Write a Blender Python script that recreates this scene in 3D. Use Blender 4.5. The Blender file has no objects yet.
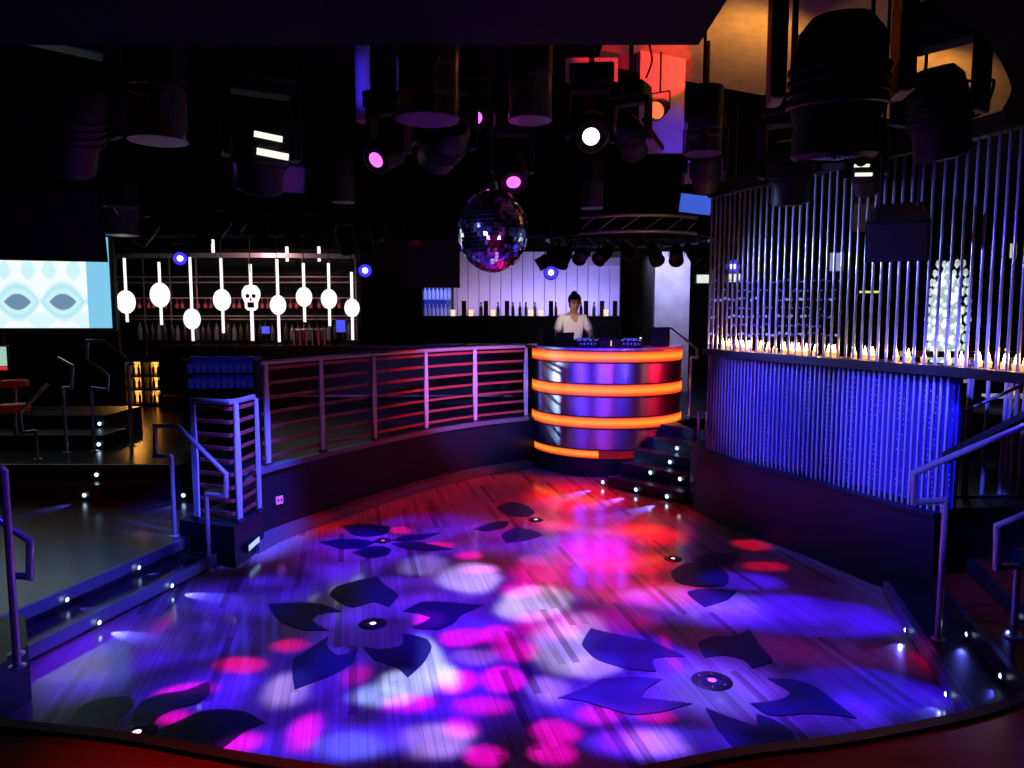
import bpy, bmesh, math, random
from mathutils import Vector, Matrix
from mathutils.geometry import tessellate_polygon
random.seed(7)
C = bpy.context.scene.collection
PI = math.pi
F = 740.0; H = 2.31; P = math.atan(72/740.0); cp, sp = math.cos(P), math.sin(P)

# ------------------------------------------------------------------ survey helpers: sight line of a photo point met with a level or a depth
def ray(x, y):
    u = (x-512)/F; v = (384-y)/F
    return (u, cp+v*sp, -sp+v*cp)
def U(x, y, z):
    d = ray(x, y); t = (z-H)/d[2]
    return Vector((d[0]*t, d[1]*t, z))
def D(x, y, Y):
    d = ray(x, y); t = Y/d[1]
    return Vector((d[0]*t, Y, H+d[2]*t))

# ------------------------------------------------------------------ materials
def lin(c):
    return tuple((v/255/12.92 if v/255 <= .04045 else ((v/255+.055)/1.055)**2.4) for v in c)
MATS = {}
def mat(name, col, rough=.5, metal=0.0, emit=None, es=1.0, trans=0.0, coat=0.0, spec=.5, ior=1.45, alpha=1.0, aniso=0.0):
    if name in MATS: return MATS[name]
    m = bpy.data.materials.new(name); m.use_nodes = True
    b = m.node_tree.nodes['Principled BSDF']
    b.inputs['Base Color'].default_value = (*col, 1); b.inputs['Roughness'].default_value = rough
    b.inputs['Metallic'].default_value = metal
    b.inputs['Specular IOR Level'].default_value = spec; b.inputs['IOR'].default_value = ior
    b.inputs['Transmission Weight'].default_value = trans; b.inputs['Coat Weight'].default_value = coat
    b.inputs['Alpha'].default_value = alpha; b.inputs['Anisotropic'].default_value = aniso
    if emit: b.inputs['Emission Color'].default_value = (*emit, 1); b.inputs['Emission Strength'].default_value = es
    MATS[name] = m
    return m
def N(nt, t, **kw):
    n = nt.nodes.new(t)
    for k, v in kw.items(): setattr(n, k, v)
    return n
def rough_noise(m, scale=30, lo=.25, hi=.5, bump=0.0, colvar=None):
    """procedural wear: varied roughness (and colour) over a surface"""
    nt = m.node_tree; b = nt.nodes['Principled BSDF']
    tc = N(nt, 'ShaderNodeTexCoord'); no = N(nt, 'ShaderNodeTexNoise'); no.inputs['Scale'].default_value = scale
    no.inputs['Detail'].default_value = 4
    nt.links.new(tc.outputs['Object'], no.inputs['Vector'])
    mr = N(nt, 'ShaderNodeMapRange'); mr.inputs['To Min'].default_value = lo; mr.inputs['To Max'].default_value = hi
    nt.links.new(no.outputs['Fac'], mr.inputs['Value']); nt.links.new(mr.outputs['Result'], b.inputs['Roughness'])
    if colvar:
        mx = N(nt, 'ShaderNodeMix', data_type='RGBA')
        c = b.inputs['Base Color'].default_value[:]
        mx.inputs[6].default_value = c; mx.inputs[7].default_value = (*colvar, 1)
        nt.links.new(no.outputs['Fac'], mx.inputs[0]); nt.links.new(mx.outputs[2], b.inputs['Base Color'])
    if bump:
        bp = N(nt, 'ShaderNodeBump'); bp.inputs['Strength'].default_value = bump
        nt.links.new(no.outputs['Fac'], bp.inputs['Height']); nt.links.new(bp.outputs['Normal'], b.inputs['Normal'])
    return m
BLACK = rough_noise(mat('black_paint', (.004, .004, .005), .5, spec=.3), 12, .45, .65)
WALLM = rough_noise(mat('dark_wall', (.008, .008, .011), .6, spec=.3), 6, .5, .8, .1)
CEILM = rough_noise(mat('ceiling_paint', (.008, .008, .011), .7, spec=.2), 5, .6, .85, .05)
CURB = rough_noise(mat('navy_kick_board', (.006, .008, .018), .4, spec=.35), 9, .3, .5)
TRIM = rough_noise(mat('metal_nosing', (.16, .17, .24), .4, .5), 20, .34, .46)
PLASTIC = rough_noise(mat('black_plastic', (.005, .005, .007), .45, spec=.35), 40, .4, .55)
PLASTIC2 = rough_noise(mat('dark_grey_plastic', (.012, .012, .016), .45, spec=.35), 40, .4, .55)
CHROME = rough_noise(mat('brushed_steel', (.60, .60, .66), .28, .7), 14, .26, .32)
STEEL2 = rough_noise(mat('dull_steel', (.2, .2, .24), .4, .7), 14, .36, .44)
SHEEN = rough_noise(mat('flat_steel_blade', (.5, .5, .56), .35, .35), 14, .3, .4)
PLASTER = rough_noise(mat('rough_plaster', (.42, .36, .33), .9), 9, .8, .95, .5, (.24, .2, .18))
GLASS = mat('clear_acrylic', (.95, .95, 1), .05, 0, trans=.9, ior=1.2, spec=.4)
WHITEP = mat('white_panel', (.75, .75, .8), .6)

def emis(name, col, s):
    return mat('glow_'+name, (.02, .02, .02), .4, emit=col, es=s)
LEDW = emis('blue_white_led', (.55, .78, 1), 5)
LENSB = emis('blue_lens', (.03, .02, 1), 2.2)
LENSC = emis('blue_lens_core', (.65, .65, 1), 6)

def plank_material(name, rot, c1, c2, c3, pw=.085, pl=1.3, rough=(.10, .24)):
    m = mat(name, c1, .2, coat=.3); nt = m.node_tree; b = nt.nodes['Principled BSDF']
    tc = N(nt, 'ShaderNodeTexCoord'); mp = N(nt, 'ShaderNodeMapping'); mp.inputs['Rotation'].default_value[2] = rot
    nt.links.new(tc.outputs['Object'], mp.inputs['Vector'])
    br = N(nt, 'ShaderNodeTexBrick'); br.offset = .37; br.offset_frequency = 2
    br.inputs['Color1'].default_value = (0, 0, 0, 1); br.inputs['Color2'].default_value = (1, 1, 1, 1)
    br.inputs['Mortar'].default_value = (.02, .02, .02, 1)
    br.inputs['Scale'].default_value = 1; br.inputs['Mortar Size'].default_value = .0013; br.inputs['Bias'].default_value = 0
    br.inputs['Brick Width'].default_value = pl; br.inputs['Row Height'].default_value = pw
    nt.links.new(mp.outputs['Vector'], br.inputs['Vector'])
    cr = N(nt, 'ShaderNodeValToRGB'); e = cr.color_ramp.elements
    e[0].position = 0; e[0].color = (*c3, 1); e[1].position = 1; e[1].color = (*c2, 1)
    for ps, cc in ((.05, c3), (.13, c1)):
        x = e.new(ps); x.color = (*cc, 1)
    nt.links.new(br.outputs['Color'], cr.inputs['Fac'])
    no = N(nt, 'ShaderNodeTexNoise'); no.inputs['Scale'].default_value = 3; no.inputs['Detail'].default_value = 6
    mp2 = N(nt, 'ShaderNodeMapping'); mp2.inputs['Scale'].default_value = (.35, 16, 1)
    nt.links.new(mp.outputs['Vector'], mp2.inputs['Vector']); nt.links.new(mp2.outputs['Vector'], no.inputs['Vector'])
    mr = N(nt, 'ShaderNodeMapRange'); mr.inputs['To Min'].default_value = .55; mr.inputs['To Max'].default_value = 1.35
    nt.links.new(no.outputs['Fac'], mr.inputs['Value'])
    mx = N(nt, 'ShaderNodeVectorMath', operation='SCALE')
    nt.links.new(cr.outputs['Color'], mx.inputs[0]); nt.links.new(mr.outputs['Result'], mx.inputs['Scale'])
    nt.links.new(mx.outputs['Vector'], b.inputs['Base Color'])
    mr2 = N(nt, 'ShaderNodeMapRange'); mr2.inputs['To Min'].default_value = rough[0]; mr2.inputs['To Max'].default_value = rough[1]
    nt.links.new(no.outputs['Fac'], mr2.inputs['Value']); nt.links.new(mr2.outputs['Result'], b.inputs['Roughness'])
    return m
PLANK_ROT = math.atan2(.219, 1) - PI/2 + 0     # boards run a little left of straight ahead
WOOD = plank_material('dance_floor_planks', -(PI/2+math.atan(.219)), (.37, .30, .31), (.47, .39, .40), (.20, .15, .16), .05, .9)
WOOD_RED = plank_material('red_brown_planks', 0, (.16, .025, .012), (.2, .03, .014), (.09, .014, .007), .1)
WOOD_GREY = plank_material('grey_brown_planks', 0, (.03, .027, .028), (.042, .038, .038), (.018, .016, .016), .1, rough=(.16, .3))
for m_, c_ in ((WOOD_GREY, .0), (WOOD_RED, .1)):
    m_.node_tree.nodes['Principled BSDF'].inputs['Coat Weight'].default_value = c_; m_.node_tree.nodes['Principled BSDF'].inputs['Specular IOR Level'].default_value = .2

# ------------------------------------------------------------------ mesh builder
class MB:
    def __init__(s): s.bm = bmesh.new()
    def face(s, pts):
        return s.bm.faces.new([s.bm.verts.new(p) for p in pts])
    def box(s, c, size, rz=0, M=None, bevel=0):
        r = bmesh.ops.create_cube(s.bm, size=1)
        T = Matrix.Translation(c) @ Matrix.Rotation(rz, 4, 'Z') @ Matrix.Diagonal((*size, 1))
        if M is not None: T = M @ T
        bmesh.ops.transform(s.bm, matrix=T, verts=r['verts'])
        if bevel:
            es = list({e for v in r['verts'] for e in v.link_edges})
            bmesh.ops.bevel(s.bm, geom=es, offset=bevel, segments=2, affect='EDGES', profile=.5)
        return s
    def prism(s, poly, z0, z1):
        a = [s.bm.verts.new((p[0], p[1], z0)) for p in poly]; b = [s.bm.verts.new((p[0], p[1], z1)) for p in poly]
        n = len(poly)
        for i in range(n): s.bm.faces.new((a[i], a[(i+1) % n], b[(i+1) % n], b[i]))
        s.bm.faces.new(b); s.bm.faces.new(a[::-1])
        return s
    def strip(s, path, thick, z0, z1):
        """wall of given thickness along a plan polyline"""
        L, R = offset(path, thick/2), offset(path, -thick/2)
        n = len(path); vs = []
        for i in range(n):
            vs.append([s.bm.verts.new((L[i][0], L[i][1], z0)), s.bm.verts.new((R[i][0], R[i][1], z0)),
                       s.bm.verts.new((R[i][0], R[i][1], z1)), s.bm.verts.new((L[i][0], L[i][1], z1))])
        for i in range(n-1):
            for k in range(4):
                s.bm.faces.new((vs[i][k], vs[i][(k+1) % 4], vs[i+1][(k+1) % 4], vs[i+1][k]))
        s.bm.faces.new(vs[0][::-1]); s.bm.faces.new(vs[-1])
        return s
    def tube(s, path, r, n=10, taper=None):
        pts = [Vector(p) for p in path]; rings = []
        up = None
        for i, p in enumerate(pts):
            if i == 0: t = pts[1]-p
            elif i == len(pts)-1: t = p-pts[i-1]
            else: t = (pts[i+1]-p).normalized()+(p-pts[i-1]).normalized()
            t.normalize()
            if up is None:
                up = Vector((0, 0, 1)) if abs(t.z) < .9 else Vector((1, 0, 0))
            a = t.cross(up)
            if a.length < 1e-4: a = t.cross(Vector((1, 0, 0)))
            a.normalize(); b = a.cross(t).normalized(); up = b
            k = 1.0
            if 0 < i < len(pts)-1:
                cs = (pts[i+1]-p).normalized().dot((p-pts[i-1]).normalized())
                k = 1/max(.55, math.sqrt(max(.0, (1+cs)/2)))
            rr = r if taper is None else r*taper[i]
            rings.append([s.bm.verts.new(p+(a*math.cos(2*PI*j/n)+b*math.sin(2*PI*j/n))*rr*(k if k < 1.6 else 1.6)) for j in range(n)])
        for i in range(len(rings)-1):
            for j in range(n):
                s.bm.faces.new((rings[i][j], rings[i][(j+1) % n], rings[i+1][(j+1) % n], rings[i+1][j]))
        s.bm.faces.new(rings[0][::-1]); s.bm.faces.new(rings[-1])
        return s
    def lathe(s, prof, c=(0, 0, 0), n=20, M=None, close=False):
        T = Matrix.Translation(c)
        if M is not None: T = M @ T
        rings = []
        for r, z in prof:
            if r < 1e-5: rings.append([s.bm.verts.new(T @ Vector((0, 0, z)))])
            else: rings.append([s.bm.verts.new(T @ Vector((r*math.cos(2*PI*j/n), r*math.sin(2*PI*j/n), z))) for j in range(n)])
        for i in range(len(rings)-1):
            a, b = rings[i], rings[i+1]
            for j in range(n):
                j2 = (j+1) % n
                if len(a) == 1 and len(b) == 1: continue
                if len(a) == 1: s.bm.faces.new((a[0], b[j2], b[j]))
                elif len(b) == 1: s.bm.faces.new((a[j], a[j2], b[0]))
                else: s.bm.faces.new((a[j], a[j2], b[j2], b[j]))
        return s
    def arcband(s, c, r0, r1, z0, z1, a0, a1, n=48):
        q = []
        for i in range(n+1):
            a = a0+(a1-a0)*i/n; ca, sa = math.cos(a), math.sin(a)
            q.append([s.bm.verts.new((c[0]+ca*r, c[1]+sa*r, z)) for r, z in ((r0, z0), (r1, z0), (r1, z1), (r0, z1))])
        for i in range(n):
            for k in range(4): s.bm.faces.new((q[i][k], q[i][(k+1) % 4], q[i+1][(k+1) % 4], q[i+1][k]))
        s.bm.faces.new(q[0][::-1]); s.bm.faces.new(q[-1])
        return s
    def ball(s, c, r, sc=(1, 1, 1), seg=16, M=None):
        g = bmesh.ops.create_uvsphere(s.bm, u_segments=seg, v_segments=max(6, seg//2), radius=r)
        T = Matrix.Translation(c) @ Matrix.Diagonal((*sc, 1))
        if M is not None: T = M @ T
        bmesh.ops.transform(s.bm, matrix=T, verts=g['verts'])
        return s
    def build(s, name, m, parent=None, smooth=None, world=False):
        bmesh.ops.recalc_face_normals(s.bm, faces=s.bm.faces)
        if world and parent is not None:
            bmesh.ops.translate(s.bm, verts=s.bm.verts, vec=-Vector(parent.location))
        me = bpy.data.meshes.new(name); s.bm.to_mesh(me); s.bm.free()
        me.materials.append(m)
        if smooth is not None:
            for p in me.polygons: p.use_smooth = True
            me.set_sharp_from_angle(angle=math.radians(smooth))
        o = bpy.data.objects.new(name, me); C.objects.link(o)
        if parent is not None: o.parent = parent
        return o
def offset(path, d):
    out = []
    for i, p in enumerate(path):
        a = path[max(0, i-1)]; b = path[min(len(path)-1, i+1)]
        t = Vector((b[0]-a[0], b[1]-a[1])).normalized()
        out.append((p[0]-t.y*d, p[1]+t.x*d))
    return out
def spline(pts, n=8):
    out = []; m = len(pts)
    for i in range(m-1):
        p0, p1, p2, p3 = (Vector(pts[max(0, i-1)]), Vector(pts[i]), Vector(pts[i+1]), Vector(pts[min(m-1, i+2)]))
        for k in range(n):
            t = k/n
            out.append(.5*((2*p1)+(p2-p0)*t+(2*p0-5*p1+4*p2-p3)*t*t+(3*p1-p0-3*p2+p3)*t**3))
    out.append(Vector(pts[-1]))
    return out
def along(path, n=None, step=None):
    ps = [Vector(p) for p in path]; L = [0]
    for a, b in zip(ps, ps[1:]): L.append(L[-1]+(b-a).length)
    tot = L[-1]
    if n is None: n = int(tot/step)+1
    out = []
    for i in range(n):
        d = tot*i/(n-1); k = 0
        while k < len(L)-2 and L[k+1] < d: k += 1
        f = (d-L[k])/max(1e-9, L[k+1]-L[k]); out.append(ps[k].lerp(ps[k+1], f))
    return out

def tag(o, label, cat, group=None, kind=None):
    o['label'] = label; o['category'] = cat
    if group: o['group'] = group
    if kind: o['kind'] = kind
    return o
def thing(name, label, cat, loc=(0, 0, 0), rz=0, group=None):
    o = bpy.data.objects.new(name, None); C.objects.link(o); o.empty_display_size = .1
    o.location = loc; o.rotation_euler = (0, 0, rz)
    return tag(o, label, cat, group)
def struct(o): o['kind'] = 'structure'; return o
KIDS = {}
def copy_tree(o, label=None, loc=None, rz=None, group=None, parent=None, sc=None):
    c = o.copy(); C.objects.link(c)
    if parent is not None: c.parent = parent
    for ch in o.children: copy_tree(ch, parent=c)
    if label: c['label'] = label
    if group: c['group'] = group
    if loc is not None: c.location = loc
    if rz is not None: c.rotation_euler = (0, 0, rz)
    if sc is not None: c.scale = (sc,)*3
    return c
ORD = 'first second third fourth fifth sixth seventh eighth ninth tenth eleventh twelfth thirteenth fourteenth fifteenth sixteenth seventeenth eighteenth nineteenth twentieth twenty-first twenty-second twenty-third twenty-fourth twenty-fifth twenty-sixth twenty-seventh twenty-eighth twenty-ninth thirtieth'.split()

# ------------------------------------------------------------------ lamps
def light(kind, name, loc, col, energy, target=None, size=.05, angle=60, blend=.5, parent=None, sx=None, sy=None):
    l = bpy.data.lights.new(name, kind); l.color = col; l.energy = energy
    if kind == 'SPOT': l.spot_size = math.radians(angle); l.spot_blend = blend; l.shadow_soft_size = size
    elif kind == 'AREA':
        l.shape = 'RECTANGLE'; l.size = sx or size; l.size_y = sy or size
    else: l.shadow_soft_size = size
    o = bpy.data.objects.new(name, l); C.objects.link(o); o.location = loc
    if target is not None:
        o.rotation_euler = (Vector(target)-Vector(loc)).to_track_quat('-Z', 'Y').to_euler()
    return o
ALB = (.385, .325, .32)
def gobo(name, px, py, h, blobs, warp=.12, wscale=1.2, mottle=0.0, seed=0.0):
    """pattern projector hung h above the floor and pointing straight down; blobs are the holes of its gobo wheel with their colour filters"""
    l = bpy.data.lights.new(name, 'SPOT'); l.spot_size = math.radians(165); l.spot_blend = 0; l.shadow_soft_size = .035
    l.energy = 4*PI*PI*h*h; l.use_nodes = True
    nt = l.node_tree; em = nt.nodes['Emission']
    tc = N(nt, 'ShaderNodeTexCoord'); sx = N(nt, 'ShaderNodeSeparateXYZ'); nt.links.new(tc.outputs['Normal'], sx.inputs[0])
    az = N(nt, 'ShaderNodeMath', operation='ABSOLUTE'); nt.links.new(sx.outputs['Z'], az.inputs[0])
    dv = N(nt, 'ShaderNodeMath', operation='DIVIDE'); dv.inputs[0].default_value = h*SGN; nt.links.new(az.outputs[0], dv.inputs[1])
    sc = N(nt, 'ShaderNodeVectorMath', operation='SCALE'); nt.links.new(tc.outputs['Normal'], sc.inputs[0]); nt.links.new(dv.outputs[0], sc.inputs['Scale'])
    fl = N(nt, 'ShaderNodeVectorMath', operation='MULTIPLY'); fl.inputs[1].default_value = (1, 1, 0); nt.links.new(sc.outputs[0], fl.inputs[0])
    no = N(nt, 'ShaderNodeTexNoise'); no.inputs['Scale'].default_value = wscale; no.inputs['Detail'].default_value = 2
    ad0 = N(nt, 'ShaderNodeVectorMath', operation='ADD'); ad0.inputs[1].default_value = (seed, seed*1.7, seed*.3); nt.links.new(fl.outputs[0], ad0.inputs[0])
    nt.links.new(ad0.outputs[0], no.inputs['Vector'])
    sb = N(nt, 'ShaderNodeVectorMath', operation='SUBTRACT'); sb.inputs[1].default_value = (.5, .5, .5); nt.links.new(no.outputs['Color'], sb.inputs[0])
    ma = N(nt, 'ShaderNodeVectorMath', operation='MULTIPLY_ADD'); ma.inputs[1].default_value = (warp*2, warp*2, 0)
    nt.links.new(sb.outputs[0], ma.inputs[0]); nt.links.new(fl.outputs[0], ma.inputs[2])
    uv = ma.outputs[0]; acc = None
    for (cx, cy, rx, ry, rot, soft, colr) in blobs:
        c = U(cx, cy, 0); dx = (U(cx+rx, cy, 0)-U(cx-rx, cy, 0)).length/2; dy = (U(cx, cy-ry, 0)-U(cx, cy+ry, 0)).length/2
        if dy > 2.6*dx*max(1, ry/rx): dy = 2.6*dx*max(1, ry/rx)
        mp = N(nt, 'ShaderNodeMapping', vector_type='TEXTURE')
        mp.inputs['Location'].default_value = (c.x-px, c.y-py, 0); mp.inputs['Rotation'].default_value = (0, 0, math.radians(rot)); mp.inputs['Scale'].default_value = (dx, dy, 1)
        nt.links.new(uv, mp.inputs['Vector'])
        ln = N(nt, 'ShaderNodeVectorMath', operation='LENGTH'); nt.links.new(mp.outputs[0], ln.inputs[0])
        mr = N(nt, 'ShaderNodeMapRange', interpolation_type='SMOOTHSTEP')
        mr.inputs['From Min'].default_value = 1-soft; mr.inputs['From Max'].default_value = 1+soft; mr.inputs['To Min'].default_value = 1; mr.inputs['To Max'].default_value = 0
        nt.links.new(ln.outputs['Value'], mr.inputs['Value'])
        t = [v/a for v, a in zip(lin(colr), ALB)]
        mm = N(nt, 'ShaderNodeVectorMath', operation='SCALE'); mm.inputs[0].default_value = t; nt.links.new(mr.outputs['Result'], mm.inputs['Scale'])
        if acc is None: acc = mm.outputs[0]
        else:
            a = N(nt, 'ShaderNodeVectorMath', operation='ADD'); nt.links.new(acc, a.inputs[0]); nt.links.new(mm.outputs[0], a.inputs[1]); acc = a.outputs[0]
    # even brightness out to the rim of the pattern
    r2 = N(nt, 'ShaderNodeVectorMath', operation='DOT_PRODUCT'); nt.links.new(fl.outputs[0], r2.inputs[0]); nt.links.new(fl.outputs[0], r2.inputs[1])
    k = N(nt, 'ShaderNodeMath', operation='MULTIPLY_ADD'); k.inputs[1].default_value = 1/h/h; k.inputs[2].default_value = 1; nt.links.new(r2.outputs['Value'], k.inputs[0])
    pw = N(nt, 'ShaderNodeMath', operation='POWER'); pw.inputs[1].default_value = 1.5; nt.links.new(k.outputs[0], pw.inputs[0])
    st = pw.outputs[0]
    if mottle:
        n2 = N(nt, 'ShaderNodeTexNoise'); n2.inputs['Scale'].default_value = 1.9; n2.inputs['Detail'].default_value = 1; nt.links.new(ad0.outputs[0], n2.inputs['Vector'])
        m2 = N(nt, 'ShaderNodeMapRange', interpolation_type='SMOOTHSTEP'); m2.inputs['From Min'].default_value = .36; m2.inputs['From Max'].default_value = .62
        m2.inputs['To Min'].default_value = 1-mottle; m2.inputs['To Max'].default_value = 1+mottle*.4; nt.links.new(n2.outputs['Fac'], m2.inputs['Value'])
        mu = N(nt, 'ShaderNodeMath', operation='MULTIPLY'); nt.links.new(st, mu.inputs[0]); nt.links.new(m2.outputs['Result'], mu.inputs[1]); st = mu.outputs[0]
    nt.links.new(acc, em.inputs['Color']); nt.links.new(st, em.inputs['Strength'])
    o = bpy.data.objects.new(name, l); C.objects.link(o); o.location = (px, py, h)
    return o
SGN = 1.0

# ================================================================== THE SETTING
Lpts = [(-2.60, 6.95), (-2.50, 7.35), (-2.28, 7.82), (-1.90, 8.50), (-1.20, 9.62), (-.50, 10.42), (.22, 10.98)]
LARC = [tuple(p) for p in spline(Lpts, 6)]
Rpts = [(2.14, 8.75), (2.17, 8.35), (2.42, 7.62), (2.74, 6.93), (3.09, 6.06), (3.30, 5.64)]
RARC = [tuple(p) for p in spline(Rpts, 6)]

floor_poly = [(-6, -1), (6, -1), (6, 12.5), (-6, 12.5)]
fl = MB().prism(floor_poly, -.2, 0).build('floor', WOOD); struct(fl)

# left and rear platform behind the curved rail
plat = LARC + [(.6, 11.25), (1.4, 11.15), (2.35, 11.0), (2.45, 9.9), (3.6, 9.6), (9, 9.6), (9, 18.6), (-3.75, 18.6), (-3.75, 8.4), (-3.1, 7.6), (-2.75, 7.1)]
struct(MB().prism(plat, .01, .73).build('platform_rear', CURB))
o = MB().strip(LARC, .10, .70, .755).build('trim_1', TRIM); struct(o)
o = MB().strip(offset(LARC, -.10), .16, .005, .10).build('trim_2', TRIM); struct(o)
# right platform with its navy kick board
plr = RARC + [(3.5, 5.85), (9, 6.4), (9, 9.62), (3.6, 9.62), (2.9, 9.4), (2.3, 8.95)]
struct(MB().prism(plr, .01, .73).build('platform_right', CURB))
o = MB().strip(RARC, .06, .715, .745).build('trim_3', CURB); struct(o)
# camera-side platform
lip = [tuple(p) for p in spline([(-3.1, 3.05), (-2.5, 2.83), (-1.98, 2.685), (-1.45, 2.59), (-.75, 2.41), (0, 2.28), (.82, 2.49), (1.34, 2.60), (2.1, 2.87), (3.0, 3.5)], 8)]
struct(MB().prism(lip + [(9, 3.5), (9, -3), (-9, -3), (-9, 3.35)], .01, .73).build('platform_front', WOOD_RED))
o = MB().strip(offset(lip, .02), .05, .60, .745).build('trim_4', BLACK); struct(o)

# left lower level, two steps up from the dance floor
dL = Vector((.26, .966)).normalized(); nL = Vector((-dL.y, dL.x))
def pL(n, t): q = nL*n+dL*t; return (q.x, q.y)
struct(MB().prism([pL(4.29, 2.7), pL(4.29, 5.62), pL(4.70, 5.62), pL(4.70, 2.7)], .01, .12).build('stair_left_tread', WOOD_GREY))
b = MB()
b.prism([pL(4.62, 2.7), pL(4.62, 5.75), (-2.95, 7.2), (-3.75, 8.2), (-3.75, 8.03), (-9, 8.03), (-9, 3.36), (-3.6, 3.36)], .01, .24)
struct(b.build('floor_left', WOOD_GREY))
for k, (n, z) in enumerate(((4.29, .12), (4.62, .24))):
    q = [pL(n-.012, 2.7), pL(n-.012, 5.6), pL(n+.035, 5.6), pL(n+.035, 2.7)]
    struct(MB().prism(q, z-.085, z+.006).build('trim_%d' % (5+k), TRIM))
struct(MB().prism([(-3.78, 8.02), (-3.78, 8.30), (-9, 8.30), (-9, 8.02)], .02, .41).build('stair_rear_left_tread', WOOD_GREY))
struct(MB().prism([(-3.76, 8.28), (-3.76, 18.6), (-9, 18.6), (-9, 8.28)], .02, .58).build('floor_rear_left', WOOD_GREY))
struct(MB().box((-6.4, 8.29, .57), (5.25, .04, .03)).build('trim_7', TRIM))
# plinths at the two ends of the left steps
struct(MB().prism([(-3.10, 6.74), (-2.50, 6.50), (-2.44, 7.10), (-2.95, 7.5)], .01, .38).build('plinth_rail', CURB))
struct(MB().prism([(-2.87, 3.3), (-2.87, 4.22), (-3.18, 4.66), (-4.0, 4.45), (-4.0, 3.3)], .01, .34).build('plinth_corner', CURB))
# right stairs up to the right platform
dR = Vector((.25, .968)).normalized(); nR = Vector((dR.y, -dR.x))
def pR(n, t): q = nR*n+dR*t; return (q.x, q.y)
for k in range(6):
    n0 = 1.48+.30*k; n1 = n0+.32 if k < 5 else 7
    z = .12*(k+1)+.01*(k == 5)
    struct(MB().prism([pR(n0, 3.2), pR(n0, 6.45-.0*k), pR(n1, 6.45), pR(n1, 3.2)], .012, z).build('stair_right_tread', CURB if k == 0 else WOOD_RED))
    struct(MB().prism([pR(n0-.012, 3.2), pR(n0-.012, 6.43), pR(n0+.03, 6.43), pR(n0+.03, 3.2)], z-.1, z+.005).build('trim_%d' % (8+k), TRIM if k < 1 else CURB))
# stairs beside the disc jockey booth
nB = Vector((.74, .672)).normalized(); dB = Vector((nB.y, -nB.x))
def pB(n, d): q = nB*n+dB*d; return (q.x, q.y)
for k in range(5):
    n0 = 7.40+.28*k
    struct(MB().prism([pB(n0, -6.28), pB(n0, -5.08), pB(n0+.30 if k < 4 else 9.4, -5.08), pB(n0+.30 if k < 4 else 9.4, -6.28)], .012, .146*(k+1)).build('stair_booth_tread', CURB))

# shell
W = 9.0
struct(MB().box((0, 18.7, 2.8), (18.4, .2, 5.8)).build('wall_back', WALLM))
struct(MB().box((-9.1, 7.8, 2.8), (.2, 22, 5.8)).build('wall_left', WALLM))
struct(MB().box((9.1, 7.8, 2.8), (.2, 22, 5.8)).build('wall_right', WALLM))
struct(MB().box((0, -3.1, 2.8), (18.4, .2, 5.8)).build('wall_front', WALLM))
struct(MB().box((0, 7.8, 5.7), (18.4, 22, .2)).build('ceiling', CEILM))
# dropped soffits round the lighting recess
SOF = rough_noise(mat('soffit_paint', (.004, .0045, .014), .6, spec=.1), 4, .7, .85)
SOB = rough_noise(mat('black_soffit_paint', (.003, .003, .004), .9, spec=.03), 4, .85, .95)
struct(MB().prism([(-2.10, 3.735), (.905, 3.735), (.885, 2.9), (.6, -2.9), (-9, -2.9), (-9, 3.735)], 3.6, 3.75).build('ceiling_soffit_front', SOF))
sr = [tuple(p) for p in spline([(1.2, 2.55), (1.74, 3.21), (2.26, 3.67), (2.92, 4.47), (3.4, 5.25), (3.75, 6.1), (3.9, 7.4)], 6)]
struct(MB().prism(sr + [(9, 7.4), (9, -2.9), (1.2, -2.9)], 3.6, 3.75).build('ceiling_soffit_right', SOB))
struct(MB().box((-.6, 10.9, 4.5), (16.6, .5, 2.2)).build('ceiling_soffit_rear', SOB))
# sloped plaster ceiling over the right side, lit warm
b = MB(); b.face([(1.0, 3.0, 5.55), (1.0, 9.0, 5.2), (6.0, 9.0, 4.3), (6.0, 3.0, 4.9)]); b.face([(1.0, 3.0, 5.58), (6.0, 3.0, 4.93), (6.0, 9.0, 4.33), (1.0, 9.0, 5.23)])
struct(b.build('ceiling_plaster', PLASTER))
# baffles in the recess that catch red light
RB = mat('baffle_paint', (.5, .4, .5), .8)
a = D(641, 40, 8.4); c = D(684, 152, 8.4)
struct(MB().box(((a.x+c.x)/2, 8.45, (a.z+c.z)/2), (c.x-a.x, .06, a.z-c.z)).build('trim_20', RB))
a = D(566, 57, 8.4); c = D(618, 90, 8.4)
struct(MB().box(((a.x+c.x)/2, 8.45, (a.z+c.z)/2), (c.x-a.x, .06, a.z-c.z)).build('trim_21', RB))
a = D(362, 40, 8.6); c = D(362, 122, 8.6)
struct(MB().lathe([(.0, c.z), (.085, c.z), (.085, 5.6), (0, 5.6)], (a.x, 8.6, 0), 20).build('column_recess', RB, smooth=40))
# dark column and pale panel behind the booth
a = D(622, 330, 13.5); c = D(655, 330, 13.5)
struct(MB().lathe([(0, .73), (.31, .73), (.31, 5.6), (0, 5.6)], ((a.x+c.x)/2, 13.8, 0), 28).build('column_rear', WALLM, smooth=40))
MARB = rough_noise(mat('marbled_panel', (.66, .64, .84), .5), 3.5, .4, .6, 0, (.30, .28, .42))
a = D(655, 300, 14.5); c = D(690, 300, 14.5)
struct(MB().box(((a.x+c.x)/2, 14.6, 2.1), (c.x-a.x, .12, 2.75)).build('wall_panel_marbled', MARB))
struct(MB().box((3.75, 13.0, 2.8), (.55, .2, 4.2)).build('wall_partition', BLACK))

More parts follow.
